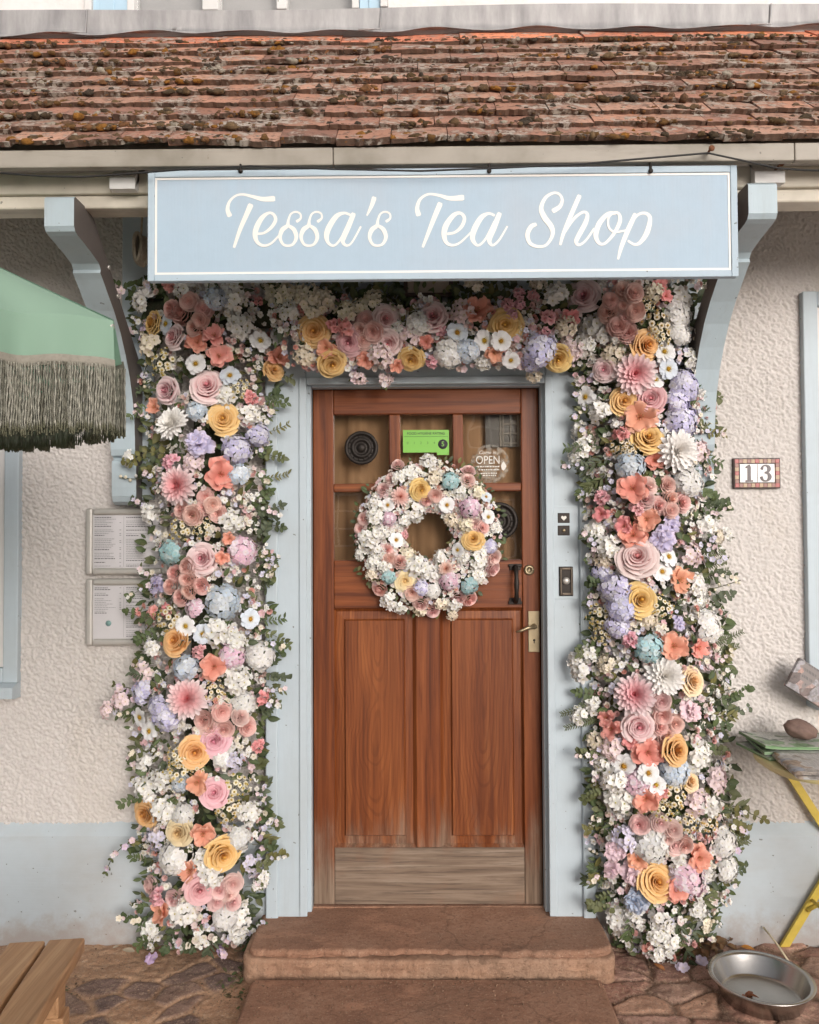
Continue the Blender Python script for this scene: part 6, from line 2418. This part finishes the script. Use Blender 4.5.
# ------------------------------------------------------------------ bench
def build_bench():
    zt = .45
    far_r = None
    def G(px, py):
        d = CROT @ Vector(((px - W_ / 2) / F, -(py - H_ / 2) / F, -1.0))
        return CAM + d * ((zt - CAM.z) / d.z)
    R0, R1 = G(86, 937), G(36, 1024)
    dv = (R1 - R0)
    dv.z = 0
    dv.normalize()
    side = Vector((-dv.y, dv.x, 0))
    if side.x > 0:
        side = -side
    w = (G(50, 937) - R0).length
    t = thing('bench', 'weathered wooden plank bench in the lower left corner', 'bench', R0 + dv * .6 + side * w - Vector((0, 0, zt)))
    Lb = 1.3
    def plank(off, back, mat=M_bench):
        mb = MB()
        a = R0 + side * off + dv * back
        M = Matrix((( -side.x, dv.x, 0), (-side.y, dv.y, 0), (0, 0, 1)))
        tb = bmesh.new()
        bmesh.ops.create_cube(tb, size=1.0)
        bmesh.ops.subdivide_edges(tb, edges=[e for e in tb.edges if abs((e.verts[0].co - e.verts[1].co).y) > .5], cuts=14)
        for v in tb.verts:
            v.co = Vector((v.co.x * w * .96 - w * .5, (v.co.y + .5) * Lb, (v.co.z - .5) * .036))
        bmesh.ops.bevel(tb, geom=[e for e in tb.edges if len(e.link_faces) == 2 and e.calc_face_angle(0) > 1], offset=.006, segments=3, affect='EDGES', profile=.5)
        for v in tb.verts:
            v.co.z += .0015 * math.sin(v.co.y * 11 + off * 40)
            v.co.x += .0012 * math.sin(v.co.y * 17 + off * 70)
            v.co = a + M @ v.co
        mb.take(tb)
        mb.build('plank', mat, t)
    plank(0, 0)
    plank(w * 1.06, .0)
    # legs and bearers
    for s in (.16, 1.1):
        b = MB()
        c = R0 + dv * s + side * (w * 1.03)
        M = Matrix((( -side.x, dv.x, 0), (-side.y, dv.y, 0), (0, 0, 1)))
        b.box(c.x - w * .9, c.x + w * .9, c.y - .03, c.y + .03, zt - .105, zt - .0375, .004, rot=M)
        b.build('bearer', M_bench, t)
        for q in (-.7, .7):
            l = MB()
            e = c - side * (w * q)
            l.box(e.x - .03, e.x + .03, e.y - .028, e.y + .028, -.01, zt - .1055, .004, rot=M)
            l.build('leg', M_bench, t)
build_bench()

# ------------------------------------------------------------------ bistro table and what lies on it
TZT = .765
def build_table():
    cx, cy = 1.535, -.275
    t = thing('bistro_table', 'folding table with yellow crossed legs at the right edge, by the cream wall', 'table', (cx, cy, 0))
    def sup(r, n=64, ax=.37, ay=.235, p=3.0):
        out = []
        for i in range(n):
            a = 2 * math.pi * i / n
            c, s = math.cos(a), math.sin(a)
            out.append((cx + ax * r * math.copysign(abs(c) ** (2 / p), c), cy + ay * r * math.copysign(abs(s) ** (2 / p), s)))
        return out
    mb = MB()
    rings = []
    for r, z in ((.955, TZT - .022), (.99, TZT - .022), (1.0, TZT - .016), (1.0, TZT - .004), (.992, TZT), (.5, TZT)):
        rings.append([mb.bm.verts.new((x, y, z)) for x, y in sup(r)])
    for a, b in zip(rings[:-1], rings[1:]):
        for k in range(64):
            f = mb.bm.faces.new((a[k], a[(k + 1) % 64], b[(k + 1) % 64], b[k]))
    mb.bm.faces.new(rings[-1])
    mb.bm.faces.new(list(reversed([mb.bm.verts.new((x, y, TZT - .010)) for x, y in sup(.95)])))
    mb.build('table_top', M_yellowtop, t)
    xl, xr = 1.305, 1.77
    for yy in (-.055, -.445):
        for (a, b, dy) in ((xl, xr, 0), (xr, xl, .018)):
            l = MB()
            p0, p1 = Vector((a, yy + dy, 0)), Vector((b, yy + dy, TZT - .025))
            d = (p1 - p0).normalized()
            q = Vector((d.z, 0, -d.x)) * .014
            poly = [(p0 - q).xz, (p0 + q).xz, (p1 + q).xz, (p1 - q).xz]
            l.prism([(v.x, v.y) for v in poly], yy + dy - .006, yy + dy + .006, 'Y')
            l.build('leg', M_yellow, t)
    for (x, z) in ((xl + (xr - xl) * .26, .20), (xr - (xr - xl) * .26, .20)):
        b = MB()
        b.tube([(x, -.049, z), (x, -.439, z)], .006, 8)
        b.build('stretcher', M_yellow, t)
    b = MB()
    b.tube([(1.405, -.064, .165), (1.52, -.066, .225), (1.66, -.064, .165)], .008, 8)
    b.build('brace', M_yellow, t)
build_table()

def mat_print(name, base, cols, scale, text=True):
    t = NT(name)
    v = t.n('ShaderNodeTexVoronoi', feature='F1', distance='CHEBYCHEV')
    v.inputs['Scale'].default_value = scale * .5
    t.l(t.map((1, 1.3, 1.6)), v.inputs['Vector'])
    r = t.ramp(v.outputs['Color'], [(i / len(cols) + .1, c) for i, c in enumerate(cols)])
    r = t.mix(t.math('MULTIPLY', t.step(t.noise(60, 5, .7), .4, .65), .7), r, t.mix(1.0, r, (.4, .38, .36), 'MULTIPLY'))
    c = t.mix(t.step(t.noise(13, 2), .50, .53), base, r)
    if text:
        sx = t.sep()
        ln = t.step(t.math('SINE', t.math('MULTIPLY', sx[1], 1500.0)), .1, .5)
        wd = t.step(t.noise(1.0, 1, .5, t.map((420, 40, 1))), .45, .5)
        k = t.math('MULTIPLY', t.math('MULTIPLY', ln, wd), t.step(t.noise(13, 2), .49, .46))
        c = t.mix(t.math('MULTIPLY', k, .75), c, (.08, .075, .075))
    return t.fin(c, .55)

def mat_edges():
    t = NT('green_page_edges')
    n = t.noise(1.0, 3, .6, t.map((6, 6, 420)))
    c = t.ramp(n, [(.35, (.07, .14, .06)), (.5, (.20, .34, .16)), (.65, (.48, .50, .42))])
    return t.fin(c, .7)

def build_papers():
    # green magazines in a low fanned pile
    m_green = [mat_print('magazine_cover', (.46, .46, .42), [(.12, .22, .10), (.42, .42, .36), (.24, .36, .20), (.14, .15, .14)], 30), mat_edges()]
    spots = [((1.165, 1.52), (-.265, -.055), 8, 0), ((1.185, 1.55), (-.285, -.075), -6, 1), ((1.172, 1.53), (-.26, -.06), 3, 2)]
    labs = ['thin magazine with green page edges at the bottom of the pile on the yellow table', 'green and grey magazine in the middle of the pile on the yellow table', 'green topped magazine with the brown pebble lying on it']
    z = TZT + .001
    for (xs, ys, ang, k), lab in zip(spots, labs):
        mb = MB()
        th = .010
        n = 14
        sec = []
        x0, x1 = xs
        for i in range(n + 1):
            q = i / n
            sec.append((x0 + (x1 - x0) * q, z + .0 + .010 * math.exp(-q * 7) * (1 if k == 2 else .0) + .002 * math.sin(q * 5)))
        poly = sec + [(x, zz + th) for x, zz in reversed(sec)]
        mb.prism(poly, ys[0], ys[1], 'Y')
        pv = Vector(((x0 + x1) / 2, (ys[0] + ys[1]) / 2, 0))
        R_ = Matrix.Rotation(math.radians(ang), 3, 'Z')
        for v in mb.bm.verts:
            v.co = pv + R_ @ (v.co - pv)
        o = mb.build('magazine', m_green)
        for p in o.data.polygons:
            p.material_index = 0 if abs(p.normal.z) > .8 else 1
        tag(o, lab, 'magazine', 'magazines piled on the yellow table')
        z += th + .0035
    ztop = z
    st = MB()
    c = P(804, 729, -.2)
    tb = bmesh.new()
    bmesh.ops.create_icosphere(tb, subdivisions=4, radius=1)
    for v in tb.verts:
        k = 1 + .06 * math.sin(v.co.x * 3 + 1) * math.sin(v.co.y * 4) + .03 * math.sin(v.co.z * 9 + v.co.x * 5)
        v.co = Vector((c.x, -.17, ztop + .027)) + Matrix.Rotation(math.radians(14), 3, 'Y') @ Vector((v.co.x * .058 * k, v.co.y * .045 * k, v.co.z * .034 * k))
    zmin = min(v.co.z for v in tb.verts)
    for v in tb.verts:
        v.co.z += ztop - .001 - zmin
    st.take(tb, 0, True)
    o = st.build('pebble', M_stone)
    tag(o, 'smooth brown pebble weighing down the magazines on the table', 'pebble')
    # folded newspaper hanging a little over the near edge
    news = mat_print('newsprint', (.50, .475, .45), [(.16, .14, .13), (.46, .43, .40), (.36, .24, .15), (.50, .48, .46), (.30, .32, .38)], 40)
    fb = FB()
    x0, x1 = 1.20, 1.62
    ya, yb = -.525, -.30
    def sheet(off, thick):
        def f(u, v):
            q = (u + 1) / 2
            y = ya + (yb - ya) * q
            r = .0125 - off
            w = .002 * math.sin(y * 40)
            if v < .42:
                t = v / .42
                return Vector((x1 + (x0 - x1) * t, y, TZT + .0035 + off + 2 * r + .004 * math.sin(t * 6) * (1 - t) + w * t))
            if v < .58:
                a = (v - .42) / .16 * math.pi
                return Vector((x0 - 1.5 * r * math.sin(a), y, TZT + .0035 + off + r + r * math.cos(a) + w * (1 + math.cos(a)) / 2))
            t = (v - .58) / .42
            return Vector((x0 + (x1 - x0) * t, y, TZT + .0035 + off))
        fb.grid(f, 12, 60, lambda u, v: (1, 1, 1))
    for i in range(4):
        sheet(i * .0026, 0)
    me = fb.mesh('newspaper', news)
    R_ = Matrix.Rotation(math.radians(-7), 4, 'Z')
    pv = Matrix.Translation(((x0 + x1) / 2, (ya + yb) / 2, 0))
    me.transform(pv @ R_ @ pv.inverted())
    o = link('newspaper', me, None)
    sd = o.modifiers.new('thick', 'SOLIDIFY')
    sd.thickness = .0012
    tag(o, 'folded grey newspaper at the near edge of the yellow table', 'newspaper')
    # photo booklet tilted on the window sill
    bk = MB()
    c = P(810, 683, -.10)
    Rm = Matrix.Rotation(math.radians(33), 3, 'Y')
    hw, hh = .075, .058
    m_b = mat_print('booklet_print', (.20, .17, .16), [(.08, .07, .07), (.46, .28, .23), (.30, .28, .29), (.40, .38, .40), (.14, .12, .12)], 42)
    bk.box(c.x - hw, c.x + hw, -.105, -.087, c.z - hh, c.z + hh, .002, rot=Rm @ Matrix.Rotation(math.radians(-10), 3, 'X'))
    o = bk.build('booklet', m_b)
    tag(o, 'small booklet with a grey and pink picture, tilted on the right window sill', 'booklet')
build_papers()

# ------------------------------------------------------------------ bowl, stick, litter
def build_bowl():
    d = CROT @ Vector(((761 - W_ / 2) / F, -(978 - H_ / 2) / F, -1.0))
    zr = .096
    c = CAM + d * ((zr - CAM.z) / d.z)
    t = thing('steel_bowl', 'round stainless steel bowl with a shred of red leaf on the cobbles', 'bowl', (c.x, c.y, .004))
    R = 49 * (3 + c.y) / F
    k = R / .165
    prof = [(.001, .004), (.115, .004), (.128, .008), (.148, .062), (.152, .068), (.165, .071), (.1655, .074), (.1645, .076), (.150, .0735), (.1455, .069), (.126, .018), (.114, .012), (.001, .011)]
    mb = MB()
    mb.lathe([(r * k, z) for r, z in prof], (c.x, c.y, .027), 72)
    mb.build('bowl', M_steel, t)
    fb = FB()
    rd = random.Random(3)
    p = Vector((c.x - .045, c.y - .015, .043))
    for k in range(5):
        a = rd.uniform(0, 6)
        leaf(fb, p + Vector((rd.uniform(-.01, .01), rd.uniform(-.01, .01), .001 * k)), Vector((math.cos(a), math.sin(a), .25)), Vector((0, 0, 1)), .032, .008, rd, (.26, .07, .03), .3)
    o = link('red_leaf', fb.mesh('red_leaf', M_leaf), None)
    tag(o, 'crumpled red leaf lying inside the steel bowl', 'leaf')
    s = MB()
    a, b = P(764, 928, -.05), None
    dd = CROT @ Vector(((789 - W_ / 2) / F, -(962 - H_ / 2) / F, -1.0))
    e = CAM + dd * ((.026 - CAM.z) / dd.z)
    s.tube([Vector((a.x, -.043, a.z)), (a + e) / 2 + Vector((.002, 0, .003)), e], .0035, 6)
    o = s.build('stick', M_straw)
    tag(o, 'thin pale stick leaning on the blue plinth behind the steel bowl', 'stick')
build_bowl()

def GP(px, py, z=0.004):
    z = z + .022
    d = CROT @ Vector(((px - W_ / 2) / F, -(py - H_ / 2) / F, -1.0))
    return CAM + d * ((z - CAM.z) / d.z)

def build_litter():
    rd = random.Random(12)
    rows = [(150, 961, 'lilac', 'lilac bloom fallen at the left flower column, nearest the bench'),
            (222, 953, 'lilac', 'lilac bloom fallen under the left flower column, nearest the doorstep'),
            (633, 950, 'lilac', 'lilac bloom fallen beside the right corner of the doorstep'),
            (683, 969, 'lilac', 'pale lilac bloom fallen before the right flower column, nearer the street'),
            (702, 962, 'lilac', 'pale bloom fallen between the right flower column and the steel bowl')]
    for px, py, c, lab in rows:
        fb = FB()
        p = GP(px, py, .012)
        col = (.62, .45, .66) if px < 640 else (.72, .62, .74)
        for k in range(3):
            floret(fb, p + Vector((rd.uniform(-.012, .012), rd.uniform(-.012, .012), .004 * k)), Vector((rd.uniform(-.6, .6), -.7, .8)).normalized(), .016, 5, col, (.7, .6, .4), rd, .6, .12)
        o = link('fallen_bloom', fb.mesh('fallen_bloom', M_petal), None)
        tag(o, lab, 'bloom', 'fallen blooms')
    leaves = [(748, 948, (.52, .20, .03), 'orange leaf standing between the blue plinth and the steel bowl', .045),
              (659, 967, (.45, .17, .06), 'orange brown leaf lying in front of the right flower column', .05),
              (128, 951, (.50, .40, .30), 'pale dry leaf on the cobbles between the bench and the left flower column', .05),
              (116, 947, (.56, .44, .34), 'tiny pale leaf scrap close to the left plinth', .025)]
    for px, py, col, lab, L in leaves:
        fb = FB()
        p = GP(px, py, .012)
        a = rd.uniform(0, 6)
        leaf(fb, p - Vector((math.cos(a), math.sin(a), 0)) * L / 2, Vector((math.cos(a), math.sin(a), .15)), Vector((.2, -.5, 1)), L, L * .2, rd, col, .2)
        o = link('dry_leaf', fb.mesh('dry_leaf', M_leaf), None)
        tag(o, lab, 'leaf', 'dry leaves on the ground')
    # drift of dead leaves against the plinth, right of the flowers: too many to count
    fb = FB()
    for _ in range(150):
        px, py = rd.gauss(697, 13), rd.gauss(942, 6)
        p = GP(px, max(934, py), .006 + rd.random() * .03)
        p.y = min(p.y, -.045)
        a = rd.uniform(0, 6.28)
        L = rd.uniform(.02, .05)
        leaf(fb, p, Vector((math.cos(a), math.sin(a), rd.uniform(-.1, .5))), Vector((rd.uniform(-.5, .5), -.3, 1)), L, L * rd.uniform(.2, .35), rd, rd.choice([(.16, .075, .04), (.22, .10, .05), (.11, .055, .035), (.26, .13, .06)]), .5)
    for _ in range(60):
        px, py = rd.uniform(610, 690), rd.gauss(940, 8)
        p = GP(px, max(930, py), .006 + rd.random() * .012)
        p.y = min(p.y, -.045)
        a = rd.uniform(0, 6.28)
        L = rd.uniform(.01, .03)
        leaf(fb, p, Vector((math.cos(a), math.sin(a), rd.uniform(-.1, .4))), Vector((0, -.3, 1)), L, L * .3, rd, rd.choice([(.16, .08, .045), (.12, .06, .04), (.20, .11, .06)]), .5)
    o = link('leaf_litter', fb.mesh('leaf_litter', M_leaf), None)
    tag(o, 'drift of brown dead leaves at the foot of the right flower column', 'leaf litter', None, 'stuff')
    # grit and crumbs of stone
    gb = FB()
    for _ in range(900):
        px, py = rd.uniform(60, 815), rd.gauss(965, 26)
        if not 938 < py < 1030 or 246 < px < 610:
            continue
        r = rd.uniform(.0015, .0050)
        k = rd.uniform(.5, 1.5)
        gb.ball(GP(px, py, .002 + r * .3), r, (.30 * k, .19 * k, .125 * k), 6, 4, rd.uniform(.5, .9))
    for _ in range(260):
        px = rd.uniform(250, 608)
        py = rd.choice((rd.gauss(984, 3), rd.uniform(984, 1024)))
        r = rd.uniform(.001, .0032)
        k = rd.uniform(.5, 1.4)
        gb.ball(GP(px, py, .036 + r * .3), r, (.30 * k, .19 * k, .125 * k), 6, 4, .7)
    o = link('stone_grit', gb.mesh('stone_grit', M_moss), None)
    tag(o, 'grit and small crumbs of stone strewn over the paving', 'grit', None, 'stuff')
    # weeds in the joint by the slab
    fb = FB()
    for (cx, cy, n, s) in ((232, 992, 90, 8), (55, 990, 60, 6), (240, 972, 30, 6)):
        for _ in range(n):
            p = GP(rd.gauss(cx, s), rd.gauss(cy, s), .002)
            a = rd.uniform(0, 6.28)
            L = rd.uniform(.008, .022)
            leaf(fb, p, Vector((math.cos(a), math.sin(a), rd.uniform(.3, 1.2))), Vector((0, -.3, 1)), L, L * .22, rd, rd.choice([(.06, .085, .03), (.10, .09, .04), (.14, .10, .05)]), .4)
    o = link('weeds', fb.mesh('weeds', M_leaf), None)
    tag(o, 'small weeds growing in the joints of the cobbles', 'weeds', None, 'stuff')
build_litter()


# ------------------------------------------------------------------ the house across the street, seen only in the door's glass
def build_opposite():
    y = -16.0
    t = thing('house_across', 'narrow tan house across the street, reflected in the door glass', 'house', (0, y, 0))
    mb = MB()
    mb.box(-2.9, 2.9, y - 4, y, -.01, 5.9, .02)
    mb.build('wall', simple('tan_render', (.46, .29, .16), .9, 0, .2, 2), t)
    r = MB()
    r.prism([(y + .3, 5.9), (y - 2, 7.2), (y - 4.3, 5.9)], -3.1, 3.1, 'X')
    r.build('roof', M_tile, t)
    for x, z in ((1.75, 3.6), (-1.9, 1.2), (1.75, 1.0)):
        w = MB()
        w.box(x - .5, x + .5, y + .004, y + .03, z, z + 1.3, .004)
        wf = w.build('window', simple('slate_window_glass', (.03, .032, .035), .2), t)
        f = MB()
        for a in (-.53, -.02, .47):
            f.box(x + a, x + a + .06, y + .031, y + .07, z - .03, z + 1.33, .004)
        for b in (-.03, .42, .86, 1.28):
            f.box(x - .469, x + .469, y + .0315, y + .062, z + b, z + b + .045, .004)
        f.build('glazing_bars', M_white, wf)
build_opposite()
